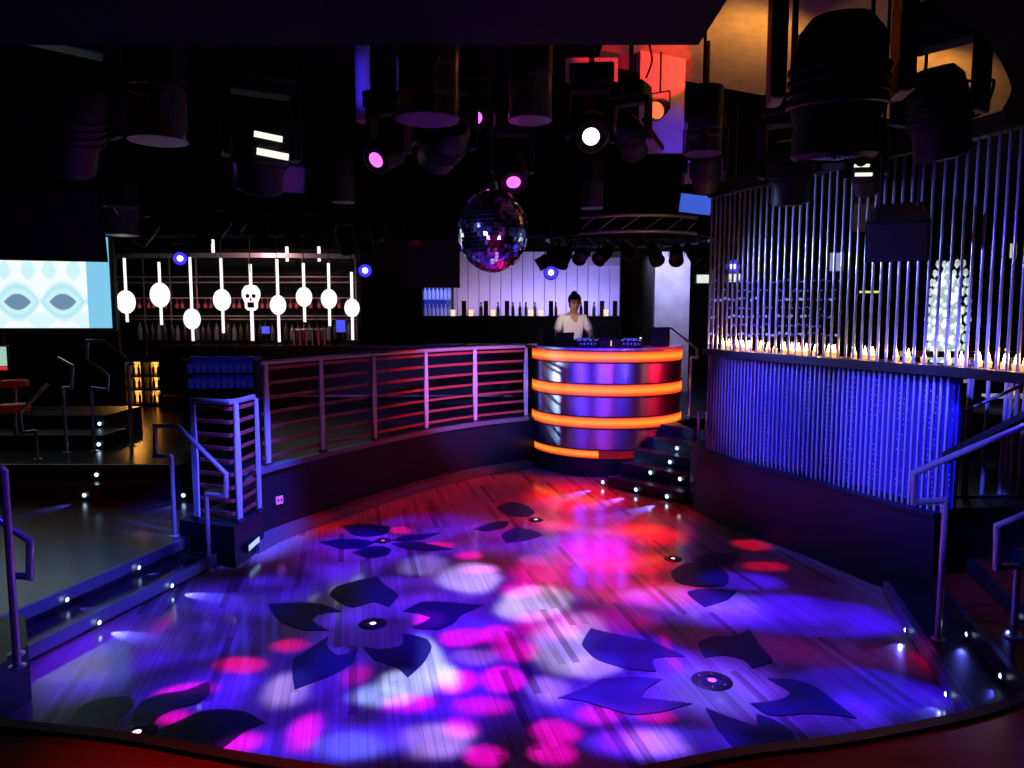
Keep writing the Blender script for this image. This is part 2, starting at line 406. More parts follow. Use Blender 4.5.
# ================================================================== FLOWERS IN THE DANCE FLOOR
PETAL = rough_noise(mat('black_flower_inlay', (.012, .008, .075), .4, spec=.3), 20, .3, .45)
PETAL2 = rough_noise(mat('green_black_flower_inlay', (.012, .02, .03), .4, spec=.3), 20, .3, .45)
def cp1(L): return [(200+x/3.2, 460+y/3.2) for x, y in L]
def cp2(L): return [(512+x/4, 576+y/4) for x, y in L]
F1 = [cp1([(415, 430), (440, 405), (500, 388), (565, 372), (592, 400), (635, 435), (605, 472), (555, 455), (490, 472), (440, 452)]),
      cp1([(218, 462), (290, 458), (380, 460), (452, 485), (380, 494), (360, 515), (412, 546), (330, 545), (265, 522), (235, 495)]),
      cp1([(412, 565), (335, 615), (297, 640), (303, 735), (420, 690), (490, 650), (505, 602), (470, 621), (437, 624), (412, 604), (405, 584)]),
      cp1([(523, 600), (580, 606), (645, 595), (648, 555), (720, 572), (742, 600), (715, 650), (665, 697), (632, 665), (560, 640)]),
      cp1([(650, 485), (710, 455), (780, 455), (905, 466), (832, 500), (815, 522), (760, 545), (680, 538), (742, 505), (695, 491)])]
F2 = [cp2([(280, 275), (315, 210), (400, 232), (560, 265), (692, 325), (568, 330), (578, 385), (450, 370), (340, 335)]),
      cp2([(183, 490), (290, 450), (360, 415), (500, 405), (598, 415), (530, 460), (520, 488), (722, 512), (600, 545), (480, 556), (380, 530), (280, 500)]),
      cp2([(745, 270), (800, 245), (890, 240), (950, 214), (1000, 290), (1042, 342), (960, 370), (925, 335), (840, 318), (770, 328)]),
      [(768, 679), (793, 680), (813, 686), (834, 701), (857, 719), (838, 716), (805, 714), (770, 716), (750, 704), (780, 700), (790, 693)],
      [(705, 708), (728, 717), (757, 727), (756, 714), (775, 721), (791, 731), (797, 747), (770, 752), (738, 750), (718, 730)]]
def smooth_poly(pts, n=5):
    m = len(pts); out = []
    # keep corners sharp where the outline turns hard
    for i in range(m):
        p0, p1, p2, p3 = (Vector(pts[(i+k-1) % m]) for k in range(4))
        def tan(a, b, c):
            u, v = (b-a).normalized(), (c-b).normalized()
            return (c-a)/2 if u.dot(v) > .15 else Vector((0, 0))
        t1 = tan(p0, p1, p2); t2 = tan(p1, p2, p3); L = (p2-p1).length
        if t1.length: t1 = t1.normalized()*L*.6
        if t2.length: t2 = t2.normalized()*L*.6
        for k in range(n):
            t = k/n
            out.append(p1*(2*t**3-3*t*t+1)+t1*(t**3-2*t*t+t)+p2*(-2*t**3+3*t*t)+t2*(t**3-t*t))
    return out
def to_floor(polys, c):
    return [[Vector((U(x, y, 0).x-c.x, U(x, y, 0).y-c.y)) for x, y in pl] for pl in polys]
c1 = U(373, 624, 0); c2 = U(712, 681, 0)
P1 = to_floor(F1, c1); P2 = to_floor(F2, c2)
def flower(c, polys, rot, sc, label, m=PETAL, only=None):
    t = thing('flower_inlay', label, 'floor inlay', (c.x, c.y, 0), 0, 'flower inlays in the dance floor')
    R = Matrix.Rotation(rot, 2)
    for i, pl in enumerate(polys):
        if only and i not in only: continue
        b = MB(); q = [R @ p*sc for p in smooth_poly(pl)]; n = len(q)
        tv = [b.bm.verts.new((p.x, p.y, .005)) for p in q]; lv = [b.bm.verts.new((p.x, p.y, -.004)) for p in q]
        for j in range(n): b.bm.faces.new((lv[j], lv[(j+1) % n], tv[(j+1) % n], tv[j]))
        for tri in tessellate_polygon([[Vector((p.x, p.y, 0)) for p in q]]):
            if len(set(tri)) == 3: b.bm.faces.new([tv[j] for j in tri])
        b.build('petal', m, t)
    return t
flower(c1, P1, 0, 1, 'five petalled black flower in the middle left of the dance floor, round a white lamp')
flower(c2, P2, 0, 1, 'large black flower near the front right of the dance floor, round a pink lit lamp')
c3 = U(383, 541, 0); c4 = U(536, 520, 0); c5 = U(673, 559, 0); c6 = U(137, 733, 0)
def cp3(L): return [(400+x/3.2, 460+y/3.2) for x, y in L]
P3 = to_floor([cp1([(455, 212), (520, 205), (605, 214), (598, 236), (540, 246), (490, 240)]), cp1([(385, 264), (440, 255), (500, 254), (565, 262), (520, 282), (450, 284)]), cp1([(488, 298), (530, 280), (575, 276), (612, 286), (600, 305), (545, 314)]), cp1([(612, 258), (660, 242), (770, 234), (720, 252), (660, 262)]), cp1([(610, 268), (690, 262), (745, 272), (810, 286), (720, 292), (650, 282)])], c3)
P4 = to_floor([cp3([(310, 152), (350, 135), (395, 142), (432, 168), (410, 182), (345, 178)]), cp3([(325, 240), (375, 215), (420, 225), (455, 240), (400, 258), (340, 266)]), cp3([(235, 222), (300, 200), (350, 196), (340, 214), (280, 228)])], c4)
def cp5(L): return [(512+x/2, 500+y/2) for x, y in L]
P5 = to_floor([cp5([(318, 145), (345, 128), (400, 128), (432, 150), (425, 172), (375, 174), (330, 165)]), cp5([(362, 120), (400, 106), (452, 112), (440, 130), (395, 130)]), cp5([(350, 185), (395, 178), (452, 182), (430, 200), (385, 215)])], c5)
P6 = to_floor([cp2([(x-2048, y) for x, y in ((275, 595), (330, 520), (420, 490), (520, 485), (532, 520), (470, 580), (450, 620), (300, 612))]), cp2([(x-2048, y) for x, y in ((530, 575), (560, 510), (640, 475), (740, 460), (835, 422), (840, 470), (790, 512), (700, 532), (640, 560), (600, 610), (545, 640))]), cp2([(x-2048, y) for x, y in ((590, 640), (700, 590), (800, 545), (880, 535), (980, 545), (1062, 590), (980, 622), (880, 692), (760, 680), (640, 660))])], c6)
flower(c3, P3, 0, 1.0, 'dark flower far back on the dance floor, left side near the curved rail')
flower(c4, P4, 0, 1.0, 'dark flower farthest back on the dance floor, towards the glowing booth')
flower(c5, P5, 0, 1.0, 'dark flower by the right edge of the dance floor below the rod wall')
flower(c6, P6, 0, 1.0, 'greenish black flower cut by the front lip, nearest corner on the left', PETAL2)
def uplight(c, label, glow, r=.075):
    t = thing('floor_lamp', label, 'floor light', (c.x, c.y, 0), 0, 'lamps set flush in the dance floor')
    MB().lathe([(r*.62, .002), (r*.66, .008), (r*1.28, .008), (r*1.42, .001)], (0, 0, 0), 28).build('ring', PLASTIC, t, 40)
    MB().lathe([(r*.30, .0065), (r*.5, .0055), (r*.64, .003)], (0, 0, 0), 24).build('glass_collar', mat('lamp_glass_collar', (.03, .03, .12), .12), t, 40)
    MB().lathe([(0, .008), (r*.2, .0075), (r*.31, .006)], (0, 0, 0), 20).build('lens', glow, t, 40)
    for k in range(6):
        a = k*PI/3+.3; MB().lathe([(0, .0105), (r*.06, .0095), (r*.07, .0075)], (r*.98*math.cos(a), r*.98*math.sin(a), 0), 8).build('screw', CHROME, t)
    return t
LW = emis('warm_white_lens', (1, .95, 1), 3); LP = emis('pink_lens', (1, .12, .5), 1.6); LPW = emis('pale_pink_lens', (1, .7, 1), 3)
uplight(c1, 'round flush lamp glowing white at the heart of the middle left flower', LW)
uplight(c2, 'round flush lamp glowing pink with a dark ring at the front right flower', LP, .09)
uplight(c3, 'round flush lamp at the heart of the far left flower', LP, .06)
uplight(c4, 'round flush lamp glowing white at the farthest flower before the booth', LPW, .06)
uplight(c5, 'round flush lamp glowing white at the flower by the right edge', LPW, .06)
uplight(c6, 'round flush lamp glowing pale pink by the front left lip', LPW)

# ================================================================== DISC JOCKEY BOOTH
BC = (1.44, 11.28); BR = 1.12
booth = thing('dj_booth', 'round brushed steel disc jockey booth with four glowing orange bands', 'DJ booth', (BC[0], BC[1], 0))
A0, A1 = math.radians(150), math.radians(390)
BSTEEL = mat('booth_steel', (.62, .58, .66), .3, 1.0, aniso=.75); rough_noise(BSTEEL, 3, .26, .34)
BSTEEL.node_tree.nodes['Principled BSDF'].inputs['Anisotropic Rotation'].default_value = .25
tg = N(BSTEEL.node_tree, 'ShaderNodeTangent', direction_type='RADIAL', axis='Z')
BSTEEL.node_tree.links.new(tg.outputs[0], BSTEEL.node_tree.nodes['Principled BSDF'].inputs['Tangent'])
def orange_band(name, z0, z1, k):
    """acrylic band with a lamp tube behind its middle: orange core, redder rims"""
    m = mat(name, (.2, .05, .01), .35, emit=(1, .4, .04), es=1); nt = m.node_tree; bs = nt.nodes['Principled BSDF']
    tc = N(nt, 'ShaderNodeTexCoord'); s = N(nt, 'ShaderNodeSeparateXYZ'); nt.links.new(tc.outputs['Object'], s.inputs[0])
    mr = N(nt, 'ShaderNodeMapRange'); mr.inputs['From Min'].default_value = z0; mr.inputs['From Max'].default_value = z1; nt.links.new(s.outputs['Z'], mr.inputs['Value'])
    cr = N(nt, 'ShaderNodeValToRGB'); e = cr.color_ramp.elements
    e[0].position = 0; e[0].color = (.55*k, .01*k, .004*k, 1); e[1].position = 1; e[1].color = (.6*k, .02*k, .005*k, 1)
    for ps, c in ((.2, (.95, .13, .01)), (.5, (1.0, .42, .035)), (.8, (.95, .2, .015))):
        x = e.new(ps); x.color = (*[v*k for v in c], 1)
    nt.links.new(mr.outputs[0], cr.inputs[0]); nt.links.new(cr.outputs[0], bs.inputs['Emission Color'])
    return m
DR = mat('booth_red_unlit', (.25, .01, .01), .3, emit=(.12, .004, .004), es=1)
zs = [(1.615, 1.765), (1.145, 1.31), (.695, .85), (.27, .385)]
for i, (z0, z1) in enumerate(zs):
    m = orange_band('orange_band_%s' % ORD[i], z0, z1, 1.0)
    if i < 3: MB().arcband((0, 0), BR-.05, BR+.012, z0, z1, A0, A1, 72).build('light_band', m, booth, 30)
    else:
        MB().arcband((0, 0), BR-.05, BR-.0, z0, z1, A0, math.radians(258), 40).build('light_band', m, booth, 30)
        MB().arcband((0, 0), BR-.05, BR-.0, z0, z1, math.radians(258), A1, 40).build('light_band', DR, booth, 30)
for z0, z1 in ((1.325, 1.6), (.865, 1.13), (.40, .68)):
    MB().arcband((0, 0), BR-.05, BR, z0, z1, A0, A1, 72).build('steel_panel', BSTEEL, booth, 30)
MB().arcband((0, 0), BR-.05, BR-.012, .0, .255, A0, A1, 72).build('plinth', PLASTIC2, booth, 30)
b = MB()
for z in (1.6, 1.31, 1.13, .85, .68, .385, .255): b.arcband((0, 0), BR-.06, BR+.016, z, z+.016, A0, A1, 72)
b.build('edge_strip', BLACK, booth, 30)
MB().arcband((0, 0), .82, BR+.03, 1.78, 1.815, A0, A1, 72).build('desk_top', CHROME, booth, 30)
MB().arcband((0, 0), .82, .86, .74, 1.775, A0, A1, 60).build('inner_wall', BLACK, booth, 30)

# equipment on the desk (z = 1.815)
DZ = 1.816
def deck(x, y, rz, label):
    t = thing('cd_player', label, 'media player', (x, y, DZ), rz, 'players on the booth desk')
    MB().box((0, 0, .05), (.30, .34, .10), bevel=.01).build('body', PLASTIC, t)
    MB().lathe([(.0, .105), (.09, .108), (.1, .1), (.1, .098)], (0, -.04, .003), 28).build('jog_wheel', STEEL2, t, 40)
    MB().box((0, .12, .112), (.2, .08, .02)).build('display', emis('deck_display', (.05, .08, .9), .7), t)
    for k in range(4): MB().box((-.12+.08*k, -.155, .104), (.03, .02, .01)).build('button', emis('deck_button', (.2, .25, 1), 1.2), t)
    for k in range(5): MB().box((-.1+.05*k, -.171, .055), (.018, .006, .02+.012*(k % 2))).build('indicator', emis('deck_led', (.04, .06, 1), 1.4), t)
deck(1.03, 10.47, .15, 'black media player with small blue lights, left one on the booth desk')
deck(1.67, 10.42, -.12, 'black media player, right one on the booth desk')
t = thing('mixer', 'black mixing desk with a lit yellow meter between the media players', 'mixer', (1.35, 10.42, DZ), 0)
MB().box((0, 0, .06), (.28, .36, .12), bevel=.01).build('body', PLASTIC, t)
b = MB()
for i in range(4):
    for j in range(3): b.lathe([(.0, .02), (.011, .02), (.013, 0)], (-.09+.06*i, -.02+.06*j, .12), 10)
b.build('knobs', PLASTIC2, t)
b = MB()
for k in range(7): b.box((.02, -.183, .03+.011*k), (.016, .005, .007))
b.build('level_meter', emis('meter', (1, .75, .2), 1.5), t)
t = thing('laptop', 'open black laptop standing on the left of the booth desk before the person', 'laptop', (.70, 10.74, DZ), .35)
MB().box((0, 0, .012), (.28, .22, .02), bevel=.004).build('keyboard_base', PLASTIC, t)
MB().box((0, -.13, .13), (.28, .012, .21), M=Matrix.Rotation(.2, 4, 'X'), bevel=.004).build('screen_lid', PLASTIC, t)
def monitor(x, y, z, rz, label, s=1.0):
    t = thing('monitor_speaker', label, 'loudspeaker', (x, y, z), rz, 'monitor speakers on the booth')
    MB().box((0, 0, .15*s), (.26*s, .24*s, .30*s), bevel=.015).build('cabinet', PLASTIC, t)
    MB().lathe([(0, -.02), (.03*s, -.015), (.085*s, .0), (.095*s, .004), (.1*s, 0)], (0, 0, 0), 22, Matrix.Translation((0, -.122*s, .11*s)) @ Matrix.Rotation(PI/2, 4, 'X')).build('woofer', PLASTIC2, t, 40)
    MB().lathe([(0, .006), (.03*s, .004), (.035*s, 0)], (0, 0, 0), 18, Matrix.Translation((0, -.122*s, .24*s)) @ Matrix.Rotation(PI/2, 4, 'X')).build('tweeter', PLASTIC2, t, 40)
monitor(.50, 10.92, DZ, .5, 'black monitor speaker on the left end of the booth desk', .8)
monitor(2.16, 10.78, DZ, -.4, 'black monitor speaker on the right end of the booth desk', .9)
t = thing('desk_lamp', 'small warm lamp on a bent neck on the right of the booth desk', 'lamp', (1.90, 10.62, DZ))
MB().lathe([(0, 0), (.05, 0), (.05, .015), (0, .02)], (0, 0, 0), 18).build('base', PLASTIC, t, 40)
MB().tube([(0, 0, .01), (0, 0, .1), (-.02, -.03, .15), (-.07, -.09, .15)], .006, 8).build('neck', PLASTIC, t, 40)
MB().lathe([(.0, .03), (.018, .02), (.026, -.01)], (-.075, -.1, .14), 14).build('shade', PLASTIC, t, 40)
MB().ball((-.075, -.1, .132), .014, seg=10).build('bulb', emis('warm_bulb', (1, .55, .15), 6), t, 40)
t = thing('headphones', 'black headphones lying between the right player and the lamp', 'headphones', (1.60, 10.72, DZ))
MB().tube([(-.08, 0, .03)]+[(-.08*math.cos(a), .1*math.sin(a), .03) for a in [k*PI/8 for k in range(1, 8)]]+[(.08, 0, .03)], .009, 8).build('headband', PLASTIC, t, 40)
for sx in (-1, 1): MB().lathe([(0, .02), (.035, .02), (.042, 0), (.035, -.02), (0, -.02)], (0, 0, 0), 14, Matrix.Translation((.08*sx, 0, .042)) @ Matrix.Rotation(PI/2, 4, 'Y')).build('ear_cup', PLASTIC2, t, 40)

# ================================================================== RAILINGS
def blade_post(b, x, y, z0, z1, rz):
    prof = [(-.028, z0), (.028, z0), (.036, (z0+z1)/2), (.024, z1), (-.024, z1), (-.036, (z0+z1)/2)]
    R = Matrix.Translation((x, y, 0)) @ Matrix.Rotation(rz, 4, 'Z')
    f = [b.bm.verts.new(R @ Vector((p[0], -.009, p[1]))) for p in prof]; k = [b.bm.verts.new(R @ Vector((p[0], .009, p[1]))) for p in prof]
    n = len(f); b.bm.faces.new(f); b.bm.faces.new(k[::-1])
    for i in range(n): b.bm.faces.new((f[i], f[(i+1) % n], k[(i+1) % n], k[i]))
RED_LIT_BAR = mat('rail_bar_red_lit', (.26, .05, .05), .35, .2)  # red light on the bars is put into their colour
def railing(name, label, path, z0, ztop, nposts, nbars, top_r=.026):
    mid = path[len(path)//2]
    t = thing(name, label, 'railing', (mid[0], mid[1], z0))
    b = MB(); b.tube([(p[0], p[1], ztop) for p in path], top_r, 12); b.build('top_rail', CHROME, t, 50, True)
    for k in range(nbars):
        z = z0+.06+(ztop-z0-.14)*k/(nbars-1)
        MB().strip(path, .012, z, z+.034).build('bar', RED_LIT_BAR, t, 40, True)
    inner = offset(path, -.028)
    for q in nposts:
        # position along the path and its direction
        i = min(range(len(inner)), key=lambda j: abs(512+F*inner[j][0]/(inner[j][1]*cp)-q))
        a, c = inner[max(0, i-1)], inner[min(len(inner)-1, i+1)]
        b = MB(); blade_post(b, inner[i][0], inner[i][1], z0-.02, ztop-.015, math.atan2(c[1]-a[1], c[0]-a[0])); b.build('post', SHEEN, t, None, True)
        b = MB()
        for s in (-1, 1): b.box((inner[i][0], inner[i][1], z0+.012), (.09, .05, .02), rz=math.atan2(c[1]-a[1], c[0]-a[0]))
        b.build('foot_plate', STEEL2, t, None, True)
    return t
RAILP = [tuple(p) for p in spline([(p[0]-.03, p[1]+.05) for p in Lpts[1:]], 12)]
RAILP = [tuple(p) for p in along(RAILP, 90)]
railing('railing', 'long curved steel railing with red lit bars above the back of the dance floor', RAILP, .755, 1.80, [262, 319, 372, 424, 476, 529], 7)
SR = [tuple(p) for p in along([(-2.98, 6.80), (-2.56, 6.62), (-2.50, 6.78), (-2.48, 7.05)], 30)]
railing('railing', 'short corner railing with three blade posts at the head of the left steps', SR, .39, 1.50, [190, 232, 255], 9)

def handrail(label, tubes, posts, r=.02, group='tube handrails by the steps', m=CHROME, feet=True):
    loc = posts[0][1] if posts else tubes[0][0]
    t = thing('handrail', label, 'handrail', tuple(loc), 0, group)
    for k, tb in enumerate(tubes):
        MB().tube(tb, r, 12).build('grip_tube' if k == 0 else 'brace_tube', m, t, 50, True)
    for p0, p1 in posts:
        MB().tube([p0, p1], r, 12).build('post', m, t, 50, True)
        f = p1 if p1[2] < p0[2] else p0
        if feet: MB().lathe([(0, .0), (r*2.3, .0), (r*2.3, .008), (r*1.2, .012)], tuple(f), 16).build('foot_flange', m, t, 40, True)
    return t
def DD(L, Y): return [D(x, y, Y) for x, y in L]
# handrail beside the short railing
p1b = Vector((-3.129, 6.702, .24)); p2b = Vector((-2.72, 6.46, 0))
q1 = Vector((p1b.x, p1b.y, D(175, 456, 6.702).z)); q2 = Vector((p2b.x, p2b.y, D(212, 494, 6.46).z))
e1 = D(155, 456, 6.73); e2 = D(155, 426, 6.73); e3 = D(178, 426, 6.7); e4 = D(226, 474, 6.43); e5 = D(226, 496, 6.43)
handrail('bent tube handrail with squared ends at the foot of the short corner railing', [[q1, e1, e2, e3, e4, e5, q2]], [(q1, p1b), (q2, p2b)], .02)
# near left corner
n1 = D(4, 470, 3.95); n2 = Vector((n1.x, n1.y, .34))
m1 = D(11, 575, 4.1); m2 = Vector((m1.x, m1.y, .34))
handrail('tall post handrail cut by the left edge of the photo at the near left plinth', [[m1, D(30, 577, 4.12), D(30, 541, 4.12), D(-30, 500, 4.1)], [n1, n1+Vector((-.5, 0, .1))]], [(n1, n2), (m1, m2)], .02)
# right stairs, two parallel handrails
rp = Vector((2.86, 4.78, .12)); rt = Vector((2.86, 4.78, D(940, 500, 4.78).z))
handrail('steel handrail with squared lower end beside the rod wall at the right steps', [[rt, D(914, 502, 4.85), D(914, 473, 4.85), D(1024, 426, 4.45), D(1100, 394, 4.2)]], [(rt, rp)], .021)
r2 = D(1018, 566, 4.55); r2b = Vector((r2.x, r2.y, .24))
handrail('lower steel handrail at the right picture edge over the upper steps', [[r2, D(997, 568, 4.5), D(997, 526, 4.5), D(1060, 500, 4.3)]], [(r2, r2b)], .02)
u1 = D(943, 421, 5.95); u2 = D(1060, 368, 5.4)
handrail('thin dark sloping handrail in front of the sparse rods on the right', [[u1, u2]], [(u1, Vector((u1.x, u1.y, .735)))], .014, m=STEEL2)
# beside the booth steps
h1 = D(660, 328, 12.5); h1b = Vector((h1.x, h1.y, .735)); h2 = D(691, 357, 11.2); 
handrail('pale handrail on the right of the booth where the back steps climb', [[h1, D(672, 328, 12.3), D(697, 349, 11.3), D(697, 358, 11.2), h2]], [(h1, h1b), (h2, Vector((h2.x, h2.y, .735)))], .02)
h3 = D(699, 434, 9.15); h4 = D(699, 413, 9.15)
handrail('small looped handrail at the head of the booth steps by the rod wall', [[h3, D(705, 434, 9.15), D(707, 412, 9.15), h4, h3+Vector((0, .02, .03))]], [(h4, Vector((h4.x, h4.y, .45)))], .016)
# far left stair
Y = 8.9
z0 = .585
a = D(22, 433, 8.6); a2 = D(36, 431, 8.6)
handrail('dim handrail at far left with its slope lit red', [[a2, a, D(20, 412, 8.6), D(48, 384, 8.9)]], [(a2, Vector((a2.x, a2.y, z0)))], .02)
a = D(63, 388, 9.0); 
handrail('dim looped handrail under the video screen on the left', [[a, D(72, 388, 9.0), D(72, 366, 9.0), D(58, 358, 9.2)]], [(a, Vector((a.x, a.y, z0)))], .02)
a = D(91, 388, 9.1)
handrail('dim sloping handrail with stepped end left of the orange lit cabinet', [[a, D(108, 390, 9.1), D(108, 376, 9.1), D(102, 370, 9.1), D(87, 360, 9.2), D(87, 341, 9.2), D(104, 341, 9.2), D(131, 362, 9.2)]], [(a, Vector((a.x, a.y, z0)))], .02)
a = D(128, 364, 9.5)
handrail('upright steel post standing before the orange lit cabinet', [[a, D(134, 364, 9.5)]], [(a, Vector((a.x, a.y, z0)))], .022)

# ================================================================== STEP LIGHTS
def step_light(base, out, label, aim=None, power=1.2, r=.015, h=.06, ang=38):
    out = Vector((out[0], out[1], 0)).normalized()
    p = Vector(base)+Vector((0, 0, h))+out*.022
    t = thing('step_light', label, 'step light', p, 0, 'blue white lights in the step risers')
    M = out.to_track_quat('Z', 'Y').to_matrix().to_4x4()
    bz = MB().lathe([(r*1.5, -.004), (r*1.5, .003), (r*1.05, .006), (r*1.0, .003)], (0, 0, 0), 16, M).build('bezel', CHROME, t, 40)
    MB().lathe([(r*1.0, .003), (r*.7, .010), (0, .013)], (0, 0, 0), 14, M).build('lens', LEDW, bz, 60)
    if aim is not None:
        l = light('SPOT', 'step_lamp', (0, 0, 0), (.10, .12, 1), power, None, .008, ang, .8)
        q = p+out*.03
        l.rotation_euler = (Vector(aim)-q).to_track_quat('-Z', 'Y').to_euler(); l.parent = t; l.location = out*.03
    return t
oL = -nL; oR = -nR; oB = -nB
def snap(p, nv, n):      # onto the face of the riser's metal nosing
    d = n-.014-(p.x*nv.x+p.y*nv.y); return Vector((p.x+nv.x*d, p.y+nv.y*d, p.z))
step_light(snap(U(96, 630, 0), nL, 4.29), oL, 'nearest step light on the lowest left step, by the corner plinth', U(124, 635, 0), 50)
step_light(snap(U(166, 592, 0), nL, 4.29), oL, 'farther step light on the lowest left step, near the bent handrail', U(200, 596, 0), 50)
step_light(snap(U(64, 607, .12), nL, 4.62), oL, 'nearer step light on the upper left step', U(90, 609, .12), 14)
step_light(snap(U(135, 574, .12), nL, 4.62), oL, 'farther step light on the upper left step', U(152, 574, .12), 14)
step_light(U(86, 500, .24), (0, -1), 'step light casting a long beam across the lower left floor', U(35, 513, .24), 110, .020)
step_light(Vector((-3.62, 8.02, .24)), (0, -1), 'step light half hidden behind the bent handrail on the left', U(125, 528, .24), 110, .020)
step_light(U(98, 479.5, .41), (0, -1), 'step light on the second riser of the back left steps', None, .8, .020)
b = MB().box((-6.9, 9.6, .665), (3.4, .62, .17)); struct(b.build('stair_far_tread', CURB))
b = MB().box((-7.25, 10.4, .75), (3.5, 1.0, .34)); struct(b.build('stair_far_tread', CURB))
b = MB().box((-5.45, 10.2, .66), (.3, .14, .16)); struct(b.build('trim_22', CURB))
step_light(Vector((-5.24, 9.29, .58)), (0, -1), 'lower of the two step lights on the dark stair under the screen', None, .8, .022)
step_light(Vector((-5.56, 9.90, .75)), (0, -1), 'upper of the two step lights on the dark stair under the screen', None, .8, .022)
step_light(Vector((-5.42, 10.12, .60)), (0, -1), 'step light on the low kerb left of the orange lit cabinet', U(120, 447, .58), 1.5, .022)
step_light(snap(U(903, 638, 0), nR, 1.48), oR, 'step light shining on the dance floor from the lowest right step', U(893, 652, 0), 8)
step_light(snap(U(955, 705, 0), nR, 1.48), oR, 'nearest step light on the lowest right step, by the front lip', U(930, 712, 0), 4)
step_light(snap(U(966, 643, .12), nR, 1.78), oR, 'step light on the second right step below the handrail post', U(960, 660, .12), 1.2)
step_light(snap(U(1012, 687, .12), nR, 1.78), oR, 'step light on the second right step nearest the front lip', U(985, 692, .12), 1.2)
step_light(snap(U(1018, 625, .24), nR, 2.08), oR, 'step light on the third right step at the edge of the photo', U(1010, 640, .24), 1.0)
def on_B(x, y, n):
    d = Vector(ray(x, y)); tt = n/(d.x*nB.x+d.y*nB.y); return Vector((d.x*tt, d.y*tt, H+d.z*tt))
for (x, y, k, lab, aim) in ((604, 486, 0, 'leftmost light on the lowest step beside the booth', (560, 499)), (637, 493.5, 0, 'middle light on the lowest step beside the booth', (592, 507)),
        (668, 500.5, 0, 'rightmost light on the lowest step beside the booth', (625, 515)), (651.5, 476.5, 1, 'left light on the second step beside the booth', None),
        (681, 483, 1, 'right light on the second step beside the booth', (672, 486)), (671, 466, 2, 'left light on the third step beside the booth', None),
        (700, 470.5, 2, 'right light on the third step beside the booth', (690, 472)), (678, 453, 3, 'single light on the fourth step beside the booth', None)):
    q = on_B(x, y, 7.40+.28*k); q.z = max(.146*k, min(q.z, .146*k+.05))
    step_light(q, oB, lab, U(aim[0], aim[1], .146*k) if aim else None, 300 if k == 0 else 20, .022, .055, 24)
# white marker strip on the end of the rail plinth
t = thing('marker_light', 'bright bluish white marker bar on the corner of the short railing plinth', 'marker light', (-2.455, 6.82, .13))
MB().box((0, 0, 0), (.03, .32, .075), bevel=.006).build('housing', PLASTIC, t)
MB().box((.014, 0, 0), (.012, .28, .05)).build('diffuser', emis('marker', (.35, .5, 1), 1.3), t)
# socket plate in the kick board
t = thing('socket_plate', 'small pink lit square plate in the kick board under the curved railing', 'wall socket', D(279.5, 500, 7.5), .97)
MB().box((0, -.0, 0), (.085, .012, .085), bevel=.003).build('plate', mat('pink_lit_plate', (.6, .3, .5), .4, emit=(.5, .08, .45), es=.6), t)  # pink light put into the plate's colour and glow
b = MB()
for sx in (-1, 1): b.box((.02*sx, -.008, .0), (.012, .006, .03))
b.build('slots', PLASTIC, t)

# ================================================================== ROD WALL ON THE RIGHT
ROD = mat('clear_blue_rods', (.5, .52, .68), .24, .5); rough_noise(ROD, 9, .2, .28)
REXT = [tuple(p) for p in spline(Rpts[1:]+[(3.45, 5.05), (3.56, 4.45), (3.62, 3.9)], 6)]
Rlow = along(spline([(p[0], p[1]) for p in Rpts[1:]], 8), 54)
lo_path = offset([tuple(p) for p in Rlow], .07)
t = thing('rod_screen', 'lower screen of close blue lit rods standing on the right kick board', 'rod screen', (2.8, 7.0, .745), 0, 'screens of upright rods')
proto = None
for k, p in enumerate(lo_path):
    if proto is None:
        proto = MB().lathe([(0, 0), (.011, 0), (.011, 1.08), (0, 1.08)], (0, 0, 0), 10).build('rod', ROD, t, 40)
        proto.location = (p[0]-2.8, p[1]-7.0, 0)
    else:
        c = proto.copy(); C.objects.link(c); c.location = (p[0]-2.8, p[1]-7.0, 0); c.rotation_euler = (0, 0, k)
BACK = mat('blue_mirror_board', (.03, .03, .3), .25, .2); rough_noise(BACK, 6, .18, .3)
bp = offset([tuple(p) for p in Rlow], .24)
struct(MB().strip(bp, .04, .75, 1.82).build('wall_rod_backing', BACK))
# strings of beads between rods and board
BEAD = mat('bead_glass', (.7, .72, .9), .08, .3)
b = MB()
bd = along([Vector(p) for p in offset([tuple(p) for p in Rlow], .15)], 64)
for p in bd[14:]:
    for k in range(24):
        if random.random() < .55: b.lathe([(0, -.007), (.006, 0), (0, .007)], (p.x, p.y, .78+k*.043), 5)
o = b.build('bead_curtain', BEAD); tag(o, 'strings of small glittering beads behind the lower rods of the right wall', 'bead curtain', None, 'stuff')
# ledge
led = [tuple(p) for p in along([Vector(p) for p in REXT], 40)]
lp = offset(led, .15)
o = MB().strip(lp, .36, 1.825, 1.90).build('ledge', BLACK); tag(o, 'long dark curved ledge across the rod wall carrying a row of tealights', 'ledge')
# upper rods
up = along([Vector(p) for p in REXT], 56)
upo = offset([tuple(p) for p in up], .05)
t = thing('rod_screen', 'upper screen of tall rods rising from the candle ledge to the ceiling', 'rod screen', (2.8, 6.6, 1.90), 0, 'screens of upright rods')
proto = None
for k, p in enumerate(upo):
    if proto is None:
        proto = MB().lathe([(0, 0), (.012, 0), (.012, 1.66), (0, 1.66)], (0, 0, 0), 10).build('rod', ROD, t, 40)
        proto.location = (p[0]-2.8, p[1]-6.6, .001)
    else:
        c = proto.copy(); C.objects.link(c); c.location = (p[0]-2.8, p[1]-6.6, .001); c.rotation_euler = (0, 0, k)
MB().strip([(p[0], p[1]) for p in upo], .10, 3.565, 3.70).build('top_rail', PLASTIC, t, None, True)
